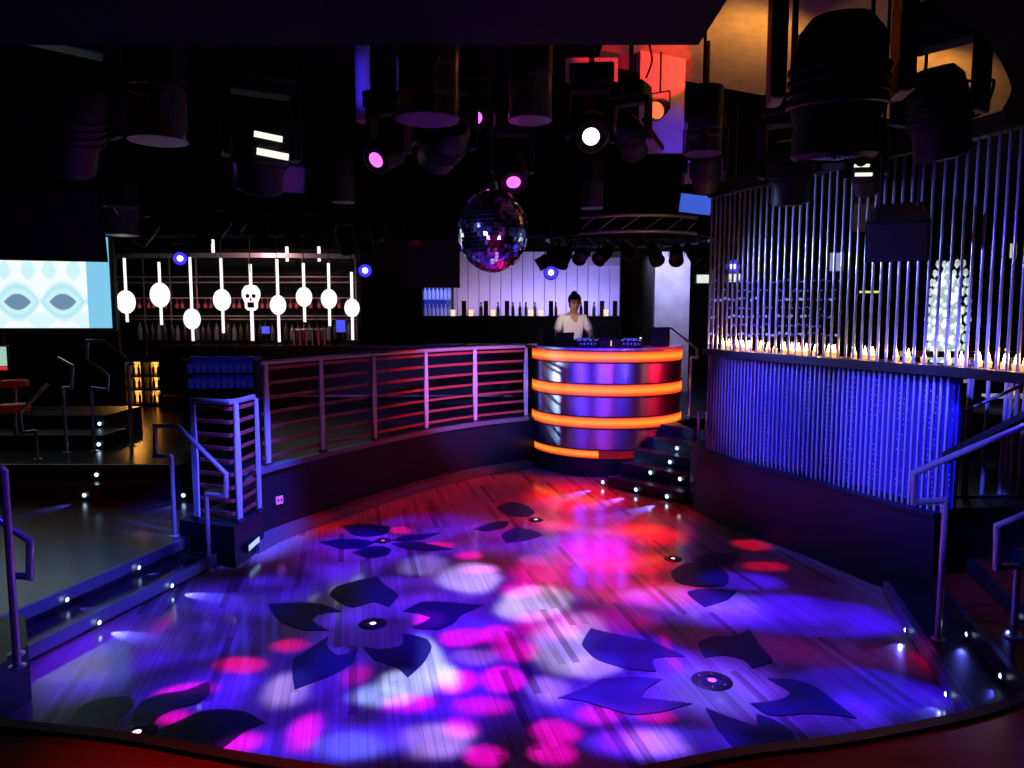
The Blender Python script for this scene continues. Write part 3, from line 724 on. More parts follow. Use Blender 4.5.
# sparse rods right of the screen
t = thing('rod_screen', 'sparse open row of blue lit rods right of the lower rod screen', 'rod screen', (3.9, 6.2, .735), 0, 'screens of upright rods')
for x in (945, 955, 966, 969, 985, 1003, 1008, 1014, 1022):
    q = D(x, 440, 6.25)
    MB().lathe([(0, 0), (.016, 0), (.016, 1.2), (0, 1.2)], (q.x-3.9, q.y-6.2, .0), 10).build('rod', ROD, t, 40)
MB().box((.2, .05, 1.22), (1.6, .1, .05)).build('top_rail', PLASTIC, t)
MB().box((.2, .05, .006), (1.6, .12, .012)).build('base_rail', PLASTIC, t)
# dark sloping board over the right stairs
t = tag(MB().tube([D(945, 458, 5.25), D(1030, 416, 4.85), D(1064, 399, 4.7)], .045, 4).build('stair_board', PLASTIC), 'dark sloping board running above the right steel handrail', 'board')

# tealights on the ledge
CUP = mat('tealight_glass', (.9, .5, .2), .2, emit=(1, .36, .07), es=1.1); FLM = emis('candle_flame', (1, .62, .22), 22); WAX = mat('wax', (.9, .8, .65), .5, emit=(1, .5, .15), es=1.0)
cpath = along([Vector(p) for p in offset(led, .14)], 44)
n = 0; first = None
for k in range(1, 36):
    p = cpath[k]
    if k in (17, 21, 25): continue
    if n >= 30: break
    lab = 'lit tealight in a small glass on the rod wall ledge, %s from the booth end' % ORD[n]
    z = 1.9005; jx = random.uniform(-.03, .03)
    if first is None:
        first = thing('tealight', lab, 'candle', (p.x+jx, p.y, z), 0, 'tealights on the rod wall ledge')
        MB().lathe([(0, .0), (.022, .0), (.027, .045), (.025, .045), (.021, .004), (0, .004)], (0, 0, 0), 14).build('glass', CUP, first, 40)
        MB().lathe([(0, .005), (.019, .005), (.019, .022), (0, .022)], (0, 0, 0), 12).build('wax', WAX, first, 40)
        MB().lathe([(0, .022), (.010, .032), (.014, .050), (.008, .085), (0, .115)], (0, 0, 0), 10).build('flame', FLM, first, 60)
    else: copy_tree(first, lab, (p.x+jx, p.y, z))
    if n % 2 == 1:
        light('POINT', 'tealight_lamp', (p.x, p.y, z+.09), (1, .5, .14), 3.2, size=.02)
    n += 1
# blue bead curtain, shining crystal column, shelf and windows seen through the rods
BB = mat('blue_beads', (.3, .35, 1), .1, .2, emit=(.06, .09, 1), es=.3); BBW = emis('white_blue_bead', (.3, .36, 1), .8)  # glitter put into the beads as their own glow
b = MB(); b2 = MB()
for i in range(44):
    x = 2.95+i*.043
    for k in range(8):
        z = 1.85+k*.13+random.uniform(-.02, .02); y = 11.0+random.uniform(-.05, .05)
        if k in (1, 3, 5) and random.random() < .4: b2.ball((x, y, z), .02, seg=6)
        elif random.random() < .6: b.ball((x, y, z), .014, seg=6)
o = b.build('bead_curtain', BB); tag(o, 'blue glittering bead curtain hanging far behind the upper rods', 'bead curtain', None, 'stuff')
b2.build('bright_bead', BBW, o)
t = thing('crystal_column', 'tall glowing white crystal chandelier column seen through the upper rods', 'chandelier', (4.75, 8.1, 1.55), 0)
CORE = mat('crystal_core_glow', (.3, .35, .35), .2, emit=(.7, .9, .95), es=1.5)
_n = CORE.node_tree; _v = N(_n, 'ShaderNodeTexVoronoi'); _v.inputs['Scale'].default_value = 16; _t = N(_n, 'ShaderNodeTexCoord'); _n.links.new(_t.outputs['Object'], _v.inputs['Vector'])
_m = N(_n, 'ShaderNodeMapRange'); _m.inputs['From Min'].default_value = .15; _m.inputs['From Max'].default_value = .6; _m.inputs['To Min'].default_value = 2.6; _m.inputs['To Max'].default_value = .5; _n.links.new(_v.outputs['Distance'], _m.inputs['Value']); _n.links.new(_m.outputs[0], _n.nodes['Principled BSDF'].inputs['Emission Strength'])
CRY = mat('crystal', (.85, .9, .95), .05, .1, emit=(.55, .66, .6), es=.5)
b = MB()
for i in range(13):
    z = 1.28-i*.1; r = .2*math.sqrt(max(.04, 1-((z-.7)/.72)**2))
    for j in range(12):
        a = 2*PI*j/12+i*.26
        if math.cos(a) < -.25 and math.sin(a) < .3: continue
        b.lathe([(0, -.05), (.028, -.01), (.02, .03), (0, .045)], (r*math.cos(a), r*math.sin(a), z), 6)
b.build('crystal_drops', CRY, t)
MB().lathe([(0, 0.0), (.11, .12), (.16, .55), (.13, 1.0), (0, 1.3)], (-.12, -.16, 0), 16).build('lit_core', CORE, t, 60)
MB().tube([(0, 0, 1.3), (0, 0, 3.0)], .012, 8).build('hanging_rod', CHROME, t)
GOLD = mat('gilt_metal', (.5, .3, .12), .3, .9)
t = thing('candelabra', 'gilt candelabra with curled arms beside the crystal column behind the rods', 'candelabra', (5.12, 7.45, 1.33), 0)
MB().lathe([(0, 0), (.1, 0), (.03, .06), (.015, .3), (.03, .34), (.012, .5), (.02, .78), (0, .8)], (0, 0, 0), 16).build('stem', GOLD, t, 40)
for k in range(4):
    a = k*PI/2+.4; R = Matrix.Rotation(a, 4, 'Z')
    MB().tube([R @ Vector(v) for v in ((0, 0, .38), (.1, 0, .33), (.2, 0, .4), (.22, 0, .52))], .01, 8).build('arm', GOLD, t, 50)
    MB().lathe([(0, .52), (.03, .53), (.012, .54), (.012, .62), (0, .62)], tuple(R @ Vector((.22, 0, 0))), 10).build('candle', WAX, t, 40)
t = thing('side_table', 'small dark table holding the gilt candelabra behind the rods', 'table', (5.12, 7.5, .735), 0)
MB().lathe([(0, .56), (.42, .56), (.42, .595), (0, .595)], (0, 0, 0), 28).build('table_top', PLASTIC2, t, 40)
MB().lathe([(.24, 0), (.2, .03), (.04, .05), (.035, .56), (0, .56)], (0, 0, 0), 18).build('pedestal', PLASTIC2, t, 40)
q = D(869, 292, 11.5)
t = thing('wall_shelf_light', 'short yellow green shelf light glowing behind the middle of the upper rods', 'shelf light', (q.x, q.y, q.z))
MB().box((0, 0, -.03), (.36, .16, .025)).build('shelf', PLASTIC2, t); MB().box((0, -.05, .0), (.33, .03, .03)).build('tube', emis('yellow_green', (.65, .7, .1), 1.3), t)
q = D(836, 262, 12.2)
t = thing('wall_screen', 'small pale blue lit screen high behind the upper rods', 'screen', (q.x, q.y, q.z))
MB().box((0, 0, 0), (.26, .05, .34), bevel=.01).build('frame', PLASTIC, t); MB().box((0, -.028, 0), (.22, .008, .29)).build('panel', emis('pale_screen', (.3, .33, .6), .8), t)
for x, y, lab in ((702.5, 279, 'white lit box sign panel just left of the upper rods'), (733, 278, 'white lit box panel behind the first upper rods under a blue spotlight')):
    q = D(x, y, 12.3)
    t = thing('light_box', lab, 'light box', (q.x, q.y, q.z), 0, 'white light boxes at the right back')
    MB().box((0, 0, 0), (.24, .08, .16), bevel=.01).build('frame', PLASTIC, t); MB().box((0, -.042, 0), (.21, .008, .135)).build('diffuser', emis('white_box', (.75, .85, .78), 1.0), t)
for k, (x, h) in enumerate(((992, 12), (1002, 15), (1010, 14), (1014, 14))):
    q = D(x, 251, 9.0)
    t = thing('slot_window', 'narrow yellowish lit slot window at far right, %s from the left' % ORD[k], 'window', (q.x, q.y, q.z), 0, 'slot windows behind the rods')
    MB().box((0, 0, 0), (.045, .04, .21)).build('frame', PLASTIC, t); MB().box((0, -.022, 0), (.03, .006, .17)).build('pane', emis('slot_glow', (.6, .55, .28), .9), t)
q = D(957, 381, 8.3)
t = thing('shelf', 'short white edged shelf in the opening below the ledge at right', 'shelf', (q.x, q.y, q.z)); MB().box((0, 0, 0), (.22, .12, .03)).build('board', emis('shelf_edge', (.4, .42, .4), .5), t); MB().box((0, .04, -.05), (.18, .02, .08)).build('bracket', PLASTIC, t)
q = D(1012, 396, 7.6)
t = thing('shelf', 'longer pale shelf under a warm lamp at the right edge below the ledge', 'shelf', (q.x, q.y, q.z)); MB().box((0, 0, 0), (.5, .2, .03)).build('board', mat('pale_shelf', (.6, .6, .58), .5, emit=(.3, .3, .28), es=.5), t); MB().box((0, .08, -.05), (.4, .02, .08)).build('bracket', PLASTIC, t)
t = thing('shelf_candle', 'warm glowing globe candle on the pale shelf at the right edge', 'candle', (q.x, q.y, q.z+.016))
MB().lathe([(0, 0), (.03, 0), (.04, .04), (.03, .08), (.025, .08)], (0, 0, 0), 14).build('globe', CUP, t, 40); MB().ball((0, 0, .04), .018, seg=8).build('flame', FLM, t, 40)

# ================================================================== LIGHTING RIG
def to_ceiling(t, x, y, z, zt, r=.012, name='hanging_rod'):
    pass
LENSK = mat('dark_lens', (.02, .02, .03), .08, coat=.6)
def moving_head(loc, rz, tilt, label, s=1.0, lens=None, disp=None, drop=None, lr=1.0):
    """hung moving head lamp: loc is the middle of its lamp head"""
    t = thing('moving_head_light', label, 'stage light', loc, rz, 'moving head lights in the ceiling rig'); t.scale = (s,)*3
    MB().box((0, 0, .43), (.36, .30, .15), bevel=.02).build('base', PLASTIC, t)
    b = MB()
    for sx in (-1, 1): b.box((.19*sx, 0, .16), (.05, .14, .42), bevel=.015)
    b.box((0, 0, .335), (.42, .15, .06), bevel=.015)
    b.build('yoke', PLASTIC2, t)
    M = Matrix.Rotation(tilt, 4, 'X')
    hd_ = MB().lathe([(0, .2), (.09, .2), (.13, .15), (.145, .05), (.15, -.05), (.13, -.12), (.135, -.22), (.12, -.235), (.115, -.22), (0, -.215)], (0, 0, 0), 24, M).build('lamp_head', PLASTIC, t, 40)
    k_ = .62 if lens else 1.0; MB().lathe([(0, -.242 if lens else -.236), (.06*k_, -.238 if lens else -.232), (.11*k_, -.222)], (0, 0, 0), 20, M).build('lens', lens or LENSK, hd_, 50)
    b = MB()
    for k in range(4): b.lathe([(.148, .0), (.156, .005), (.156, .018), (.148, .023)], (0, 0, .03-.035*k), 24, M)
    b.build('cooling_fins', PLASTIC2, t, 40)
    if disp:
        b = MB(); b.box((0, -.175, .04), (.15, .012, .03), M=Matrix.Rotation(.1, 4, 'Y')); b.box((.03, -.175, -.05), (.17, .012, .035), M=Matrix.Rotation(.1, 4, 'Y')); b.build('display', disp, t)
    z1 = (drop if drop else 4.9-loc[2])/s
    MB().tube([(0, 0, .5), (0, 0, z1)], .022, 8).build('hanging_pole', BLACK, t, 40)
    return t
WDISP = emis('white_display', (.85, .9, .75), 1.2); MAGL = emis('magenta_lens', (1, .12, .9), 2.0); WLN = emis('cream_lens', (1, .97, .8), 2.5); REDL = emis('red_lens', (1, .15, .05), 1.5)
moving_head(D(262, 150, 5.2), .5, .5, 'large moving head with white lit display bars hung over the left of the floor', 1.2, None, WDISP)
moving_head(D(838, 84, 4.3), -.2, .1, 'very large dark moving head at the top right before the warm lit ceiling', 1.75)
moving_head(D(630, 136, 6.6), -.5, .9, 'dark moving head just left below the red lit baffle', .85)
moving_head(D(591, 131, 7.2), -.1, -1.15, 'moving head with a round cream white lens right of the middle', 1.15, WLN)
moving_head(D(389, 150, 6.8), -.5, -1.0, 'moving head with a magenta glowing lens left of the mirror ball', 1.0, MAGL)
moving_head(D(512, 168, 7.4), .1, -.75, 'moving head with a magenta lens straight above the mirror ball', 1.0, MAGL)
moving_head(D(470, 113, 7.6), .4, -1.1, 'moving head with pink light on its side above the mirror ball', .9, MAGL)
moving_head(D(866, 172, 6.0), -.7, .6, 'moving head with small white lit display over the rod wall', .75, None, WDISP)
moving_head(D(70, 120, 4.8), .8, .6, 'dark moving head at the upper left above the loudspeaker', 1.4)
moving_head(D(938, 110, 5.0), -.9, .4, 'dark moving head with loops of cable at the upper right', 1.3)
moving_head(D(705, 168, 7.4), -.3, .9, 'moving head lit violet below the right hand glass cylinder', 1.0)
moving_head(D(445, 140, 6.0), .4, 1.25, 'moving head catching violet light below the left middle glass cylinder', 1.2)
moving_head(D(790, 170, 6.4), -.5, .3, 'dark moving head in front of the upper rods near the ceiling', 1.2)
# plates of blue tinted reflector panels

PLT = mat('violet_grey_plate', (.30, .24, .38), .5)
def plate(x, y, Y, w, d, rz, rx, label):
    q = D(x, y, Y); t = thing('reflector_panel', label, 'reflector panel', (q.x, q.y, q.z), rz, 'tilted reflector panels in the ceiling rig'); M = Matrix.Rotation(rx, 4, 'X')
    MB().box((0, 0, 0), (w, d, .02), M=M, bevel=.006).build('panel', PLT, t)
    for sx in (-1, 1): MB().box((sx*w/2, 0, 0), (.025, d+.04, .04), M=M).build('side_frame', PLASTIC, t)
    MB().tube([(0, 0, .01), (0, 0, 4.9-q.z)], .012, 6).build('hanging_pole', BLACK, t)
plate(634, 137, 7.75, .42, .5, -.6, -.35, 'tilted violet lit panel below the red baffle right of the middle')
plate(432, 133, 8.3, .66, .5, .5, -.3, 'tilted violet lit panel under the widest clear cylinder lamp')
plate(705, 172, 8.1, .44, .5, -.2, -.3, 'tilted violet lit panel left of the upper rods near the ceiling')
plate(270, 178, 6.6, .6, .5, .3, -.3, 'tilted dark violet panel below the moving head with white display bars')
# glass cylinders
def glass_cylinder(x, y, w, hpx, label):
    Y = 740*.34/w if w > 26 else min(10.3, 740*.27/w); q = D(x, y, Y); r = w/2/740*Y; hh = hpx/740*Y
    t = thing('glass_cylinder_lamp', label, 'stage light', (q.x, q.y, q.z), 0, 'clear cylinder lamps in the ceiling rig')
    MB().lathe([(r, -hh/2), (r, hh/2), (r*.97, hh/2), (r*.97, -hh/2), (r, -hh/2)], (0, 0, 0), 28).build('cylinder', GLASS, t, 40)
    MB().lathe([(0, -hh/2), (r, -hh/2), (r, -hh/2-.012), (0, -hh/2-.012)], (0, 0, 0), 28).build('base_plate', mat('violet_lit_plate', (.10, .03, .20), .3), t, 40)  # violet light from the floor is put into the plate colour
    MB().lathe([(r*1.03, hh/2), (r*1.03, hh/2+hh*.9), (r*.5, hh/2+hh), (0, hh/2+hh), ], (0, 0, 0), 28).build('housing', PLASTIC, t, 40)
    MB().lathe([(0, -hh/2+.01), (r*.3, -hh/2+.01), (r*.32, -hh*.1), (r*.2, hh*.2), (r*.45, hh*.45), (0, hh*.45)], (0, 0, 0), 16).build('mirror_drum', mat('drum_mirror', (.03, .02, .10), .25, .6), t, 40)
    MB().tube([(0, 0, hh/2+hh), (0, 0, 4.95-q.z)], .015, 8).build('hanging_pole', BLACK, t, 40)
for a in ((157, 115, 55, 46, 'wide clear cylinder lamp at the upper left above the screen'), (427, 86, 62, 60, 'widest clear cylinder lamp top centre left of the mirror ball'),
          (530, 97, 42, 42, 'clear cylinder lamp above and right of the mirror ball'), (703, 136, 36, 32, 'clear cylinder lamp with a violet lit base right of the red baffle'),
          (343, 189, 22, 24, 'small far clear cylinder lamp above the right end of the left bar'), (592, 195, 22, 24, 'small far clear cylinder lamp right of the mirror ball'),
          (122, 221, 30, 26, 'clear cylinder lamp beside the upper corner of the video screen'), (864, 217, 24, 24, 'small clear cylinder lamp before the upper rods')):
    glass_cylinder(*a)

# par cans
def par(loc, rz, tilt, label, s=1.0, lit=False, top=4.9, r=.085, lensm=None):
    t = thing('par_can', label, 'stage light', loc, rz, 'par cans in the ceiling rig'); t.scale = (s,)*3
    M = Matrix.Rotation(tilt, 4, 'X')
    hd_ = MB().lathe([(0, .17), (r*.5, .17), (r*.75, .12), (r*.98, .0), (r*1.0, -.14), (r*1.08, -.14), (r*1.08, -.155), (r*.98, -.155), (r*.95, -.1), (0, -.09)], (0, 0, 0), 20, M).build('can', PLASTIC, t, 40)
    MB().lathe([(0, -.112), (r*.5, -.115), (r*.95, -.105)], (0, 0, 0), 20, M).build('lens', lensm or (LENSB if lit else LENSK), hd_, 50)
    if lit: MB().lathe([(0, -.128), (r*.35, -.126), (r*.42, -.114)], (0, 0, 0), 14, M).build('lamp_core', LENSC, hd_, 50)
    b = MB()
    for sx in (-1, 1): b.box((r*1.12*sx, 0, .07), (.008, .03, .2))
    b.box((0, 0, .17), (r*2.28, .03, .008)); b.build('bracket', PLASTIC2, t)
    MB().tube([(0, 0, .17), (0, 0, (top-loc[2])/s)], .012, 8).build('hanging_pole', BLACK, t, 40)
    return t
for x, y, lab in ((180, 257, 'blue glowing par can over the left end of the bar'), (365, 269, 'blue glowing par can at the right end of the left bar'),
                  (551, 271, 'blue glowing par can right of the mirror ball'), (733, 265, 'blue glowing par can in front of the first upper rods')):
    q = D(x, y, 9.6); par(q, math.atan2(q.x, q.y)*-1, -1.35, lab, 1.0, True)
RIGZ = [(222, 226), (240, 222), (262, 230), (292, 226), (313, 230), (330, 222), (345, 240), (378, 236), (414, 238), (205, 232), (148, 232)]
for k, (x, y) in enumerate(RIGZ):
    q = D(x, y, 9.75+.42*(k % 2)); par(q, random.uniform(-.6, .6), -.5-.4*random.random(), 'unlit black par can in the dark row over the left bar', 1.15)
par(D(660, 108, 7.7), -.55, -1.15, 'par can with a red glowing lens before the red lit baffle', .9, False, 4.9, .1, REDL)
# round truss with lamps at the back right
tc = D(628, 240, 11.6); TR = 1.25
t = thing('round_truss', 'round steel lighting truss hanging over the booth', 'truss', (tc.x, tc.y, tc.z))
for z in (0, .22):
    MB().tube([(TR*math.cos(k*PI/24), TR*math.sin(k*PI/24), z) for k in range(49)], .024, 8).build('ring_tube', CHROME, t, 60)
b = MB()
for k in range(24):
    a, c = k*PI/12, (k+1)*PI/12
    b.tube([(TR*math.cos(a), TR*math.sin(a), 0), (TR*math.cos(c), TR*math.sin(c), .22)], .009, 6)
b.build('lattice', CHROME, t)
for k in range(4):
    a = k*PI/2+.5; MB().tube([(TR*math.cos(a), TR*math.sin(a), .22), (TR*math.cos(a), TR*math.sin(a), 5.55-tc.z)], .012, 6).build('hanging_wire', BLACK, t)
for k in range(12):
    a = -PI*.98+k*PI*.96/11
    par((tc.x+TR*math.cos(a), tc.y+TR*math.sin(a), tc.z-.30), a+PI/2+random.uniform(-.7, .7), -.7-.6*random.random(), 'unlit black par can on the round truss over the booth', 1.15, top=tc.z-.03)
# loudspeakers
def cabinet(loc, size, rz, tilt, label, top=4.9):
    t = thing('loudspeaker', label, 'loudspeaker', loc, rz, 'hanging loudspeakers')
    M = Matrix.Rotation(tilt, 4, 'X'); w, d, h = size
    b = MB(); b.prism([(-w/2, -d/2), (w/2, -d/2), (w*.36, d/2), (-w*.36, d/2)], -h/2, h/2); bmesh.ops.transform(b.bm, matrix=M, verts=b.bm.verts); b.build('cabinet', PLASTIC, t)
    MB().box((0, -d/2-.012, 0), (w*.92, .02, h*.92), M=M, bevel=.008).build('grille', PLASTIC2, t)
    b = MB()
    for sx in (-1, 1): b.tube([(w*.3*sx, 0, h*.4), (w*.3*sx, 0, top-loc[2])], .012, 8)
    b.build('hanging_straps', BLACK, t)
cabinet(D(38, 215, 6.2), (1.05, .6, .62), .35, .3, 'big black loudspeaker hanging before the top of the video screen')
cabinet(D(898, 232, 5.6), (.42, .34, .32), -.5, .5, 'black wedge loudspeaker hanging before the upper rods with a blue lit edge')
cabinet(D(430, 262, 11.0), (.86, .5, .72), .1, .1, 'square black loudspeaker left of the mirror ball at the back')
# rig pipes
for k, (y, z) in enumerate(((4.9, 4.9), (6.72, 4.95), (9.97, 4.9))):
    t = tag(MB().tube([(-4.4, y, z-.15), (1.15, y, z-.15)], .03, 10).build('rig_pipe', BLACK, None, 40), 'black cross pipe of the ceiling rig, %s from the front' % ORD[k], 'pipe', 'cross pipes of the ceiling rig')
# cable loops at the top right
def cable(pts, label): return tag(MB().tube(spline(pts, 6), .012, 6).build('cable', PLASTIC, None, 60), label, 'cable', 'cables in the ceiling rig')
cable([D(x_, y_, 5.7) for x_, y_ in ((905, 118), (950, 117), (980, 114), (994, 84), (985, 80), (960, 82))], 'black cable loop at the upper right before the pale curved ceiling')
cable([D(x_, y_, 5.9) for x_, y_ in ((940, 140), (955, 150), (968, 140), (966, 118), (955, 116))], 'short hanging cable loop at the far right of the rig')
cable([D(898, 5, 4.6), D(905, 15, 4.6), D(893, 42, 4.6), D(868, 43, 4.6), D(862, 38, 4.6)], 'bent cable crossing the warm lit ceiling at the top right')
cable([D(648, 40, 7.6), D(652, 60, 7.6), D(646, 78, 7.6)], 'thin cable hanging before the red baffle')

# mirror ball
q = D(493, 231, 6.2); R0 = .283
t = thing('mirror_ball', 'mirror ball hanging over the dance floor glittering blue and pink', 'mirror ball', (q.x, q.y, q.z))
MIR = mat('mirror_tile', (.9, .9, .95), .07, 1.0)
b = MB(); rows = 32
for i in range(rows):
    la, lb = -PI/2+PI*i/rows, -PI/2+PI*(i+1)/rows; n = max(3, int(2*PI*math.cos((la+lb)/2)*R0/(PI*R0/rows)))
    lm = (la+lb)/2
    for j in range(n):
        a0, a1 = 2*PI*j/n, 2*PI*(j+.94)/n; am = (a0+a1)/2
        l0, l1 = la+.003, lb-.003
        pts = [Vector((R0*math.cos(l)*math.cos(a), R0*math.cos(l)*math.sin(a), R0*math.sin(l))) for l, a in ((l0, a0), (l0, a1), (l1, a1), (l1, a0))]
        # each tile is glued a hair off true
        nrm = Vector((math.cos(lm)*math.cos(am), math.cos(lm)*math.sin(am), math.sin(lm))); c0 = sum(pts, Vector())/4
        ax = Vector((random.uniform(-1, 1), random.uniform(-1, 1), random.uniform(-1, 1))).normalized(); Rm = Matrix.Rotation(random.uniform(-.17, .17), 3, ax)
        pp = [c0+Rm @ (p-c0) for p in pts]
        try: b.face(pp)
        except Exception: pass
b.build('mirror_tiles', MIR, t)
MB().ball((0, 0, 0), R0-.012, seg=32).build('core', mat('ball_core', (.05, .05, .08), .5), t, 60)
MB().lathe([(0, R0+.05), (.03, R0+.05), (.05, R0-.01), (.0, R0-.01)], (0, 0, 0), 14).build('cap', CHROME, t, 40)
MB().tube([(0, 0, R0+.05), (0, 0, (5.0-q.z)/1.2)], .007, 6).build('wire', STEEL2, t)
t.scale = (1.03, 1.03, 1.2)
t = thing('ball_motor', 'small motor box carrying the mirror ball wire', 'motor', (q.x, q.y, 5.0))
MB().box((0, 0, .08), (.16, .14, .16), bevel=.01).build('housing', PLASTIC, t); MB().tube([(0, 0, .16), (0, 0, .6)], .02, 8).build('hanging_pole', BLACK, t)

# ================================================================== VIDEO SCREEN ON THE LEFT
sm = mat('screen_picture', (.02, .02, .02), .3, emit=(1, 1, 1), es=1); nt = sm.node_tree; bs = nt.nodes['Principled BSDF']
def mth(op, a, b=None, c=None):
    n = N(nt, 'ShaderNodeMath', operation=op)
    for i, v in enumerate((a, b, c)):
        if v is None: continue
        if isinstance(v, (int, float)): n.inputs[i].default_value = v
        else: nt.links.new(v, n.inputs[i])
    return n.outputs[0]
tcn = N(nt, 'ShaderNodeTexCoord'); sp_ = N(nt, 'ShaderNodeSeparateXYZ'); nt.links.new(tcn.outputs['Object'], sp_.inputs[0])
sxx, szz = sp_.outputs['X'], sp_.outputs['Z']
cell = .67; PH = .858
fx = mth('SUBTRACT', mth('FRACT', mth('MULTIPLY_ADD', sxx, 1/cell, PH)), .5)
def lens(z0, w, h, shift=0.0):
    f = fx if not shift else mth('SUBTRACT', mth('FRACT', mth('MULTIPLY_ADD', sxx, 1/cell, PH+shift)), .5)
    ax = mth('DIVIDE', mth('ABSOLUTE', f), w); az = mth('DIVIDE', mth('ABSOLUTE', mth('SUBTRACT', szz, z0)), h)
    return mth('SUBTRACT', mth('ADD', mth('MULTIPLY', ax, ax), az), 1.0)
def mix(f, a, b):
    m = N(nt, 'ShaderNodeMix', data_type='RGBA'); nt.links.new(f, m.inputs[0])
    for i, v in ((6, a), (7, b)):
        if isinstance(v, tuple): m.inputs[i].default_value = (*v, 1)
        else: nt.links.new(v, m.inputs[i])
    return m.outputs[2]
def soft(v, w): 
    m = N(nt, 'ShaderNodeMapRange', interpolation_type='SMOOTHSTEP'); m.inputs['From Min'].default_value = w; m.inputs['From Max'].default_value = -w; nt.links.new(v, m.inputs['Value']); return m.outputs[0]
base = mix(soft(lens(-.34, .50, .27), .25), (.92, 1.0, 1.0), (.42, .80, .92))
base = mix(soft(lens(-.34, .42, .20), .2), base, (.62, .90, .95))
base = mix(soft(lens(-.345, .30, .12), .12), base, (.16, .27, .42))
base = mix(soft(lens(.12, .17, .14, .27), .3), base, (.62, .92, .95)); base = mix(soft(lens(.12, .17, .14, -.27), .3), base, (.62, .92, .95))
base = mix(soft(lens(-.62, .3, .12, .5), .3), base, (.7, .95, .98))
gt = mth('GREATER_THAN', sxx, 1.47)
base = mix(gt, base, (.22, .60, .85))
nt.links.new(base, bs.inputs['Emission Color'])
bl = D(112, 328, 11); tr = D(106, 228, 11); wS = 3.6; hS = tr.z-bl.z
t = thing('video_screen', 'large bright white and cyan video screen on the far left with eye shaped pattern', 'screen', (bl.x-wS/2, 11.0, (bl.z+tr.z)/2))
b = MB(); b.box((0, .0, 0), (wS, .02, hS)); b.build('picture', sm, t)
MB().box((0, .06, 0), (wS+.1, .09, hS+.1), bevel=.01).build('frame', PLASTIC, t)
MB().box((0, .06, -hS/2-.2), (.3, .08, .35)).build('mount', PLASTIC, t); b = MB(); b.box((-.6, .08, 1.7), (.06, .06, 2.2)); b.box((.6, .08, 1.7), (.06, .06, 2.2)); b.build('hanging_pole', BLACK, t)
q = D(3, 359, 10.5)
t = thing('exit_sign', 'small pale lit sign with a red lower edge at the left photo edge', 'sign', (q.x, q.y, q.z))
MB().box((-.06, 0, 0), (.3, .06, .38), bevel=.008).build('housing', PLASTIC, t); MB().box((-.06, -.034, .04), (.27, .008, .27)).build('panel', emis('pale_sign', (.45, .75, .6), .8), t)
MB().box((-.06, -.034, -.13), (.27, .008, .05)).build('lower_panel', emis('red_sign', (1, .05, .05), .6), t); MB().tube([(-.06, .02, -.19), (-.06, .02, .58-q.z)], .02, 8).build('stand_pole', PLASTIC, t)
# red lit low stools under the screen
for k, (x, y, lab) in enumerate(((14, 380, 'red lit round stool at left below the screen, upper one'), (14, 404, 'red lit round stool at left below the screen, nearer one'))):
    q = D(x, y, 10.2-.8*k)
    t = thing('lounge_stool', lab, 'stool', (q.x, q.y, .585), 0, 'red stools at the far left')
    h = q.z-.585
    MB().lathe([(0, h), (.16, h), (.18, h-.03), (.17, h-.09), (0, h-.09)], (0, 0, 0), 22).build('seat', mat('red_lit_seat', (.3, .02, .02), .5, emit=(.8, .02, .02), es=.03), t, 50)  # red light on the seat put into its colour and a faint glow
    MB().lathe([(.15, 0), (.15, .015), (.03, .03), (.025, h-.09), (0, h-.09)], (0, 0, 0), 18).build('pedestal', CHROME, t, 40)
# orange lit bottle cabinet
q0 = D(124, 361, 13.6); q1 = D(163, 412, 13.6)
w = q1.x-q0.x; hh = q0.z-.585
t = thing('bottle_cabinet', 'orange lit glass fronted bottle cabinet in the doorway left of the bar', 'cabinet', ((q0.x+q1.x)/2, 13.6, .585))
b = MB()
for x in (-w/2, 0, w/2): b.box((x, .15, hh/2), (.05, .36, hh))
for z in (.02, hh*.36, hh*.66, hh): b.box((0, .15, z), (w+.05, .36, .035))
b.build('carcass', BLACK, t)
OR = mat('amber_back', (.2, .1, .03), .5, emit=(1, .36, .05), es=1); nt2 = OR.node_tree
w1 = N(nt2, 'ShaderNodeTexNoise'); w1.inputs['Scale'].default_value = 9; tcx = N(nt2, 'ShaderNodeTexCoord'); nt2.links.new(tcx.outputs['Object'], w1.inputs['Vector'])
mrr = N(nt2, 'ShaderNodeMapRange'); mrr.inputs['From Min'].default_value = .35; mrr.inputs['From Max'].default_value = .65; mrr.inputs['To Min'].default_value = .25; mrr.inputs['To Max'].default_value = 3.0; nt2.links.new(w1.outputs['Fac'], mrr.inputs['Value']); nt2.links.new(mrr.outputs[0], nt2.nodes['Principled BSDF'].inputs['Emission Strength'])
MB().box((0, .3, hh/2), (w, .02, hh)).build('lit_back', OR, t)
BTL = [(0, 0), (.036, 0), (.038, .01), (.038, .17), (.03, .2), (.014, .235), (.013, .29), (.016, .295), (.016, .305), (0, .305)]
GB = mat('dark_bottle_glass', (.05, .03, .02), .1, coat=.5); GB2 = mat('amber_bottle_glass', (.35, .12, .02), .1, coat=.5)
cab = t.location.copy()
for r, z in enumerate((.04, hh*.36+.02, hh*.66+.02)):
    for j in range(6):
        x = -w/2+.11+(w-.22)*j/5
        if abs(x) < .075: x = math.copysign(.075, x)
        s = .66
        t = thing('bottle', 'dark bottle in the orange lit cabinet, %s shelf' % ('bottom', 'middle', 'top')[r], 'bottle', (cab.x+x, cab.y+.12, cab.z+z), 0, 'bottles in the orange cabinet, %s shelf' % ('bottom', 'middle', 'top')[r]); t.scale = (s,)*3
        MB().lathe(BTL, (0, 0, 0), 10).build('body', GB if (j+r) % 3 else GB2, t, 40)
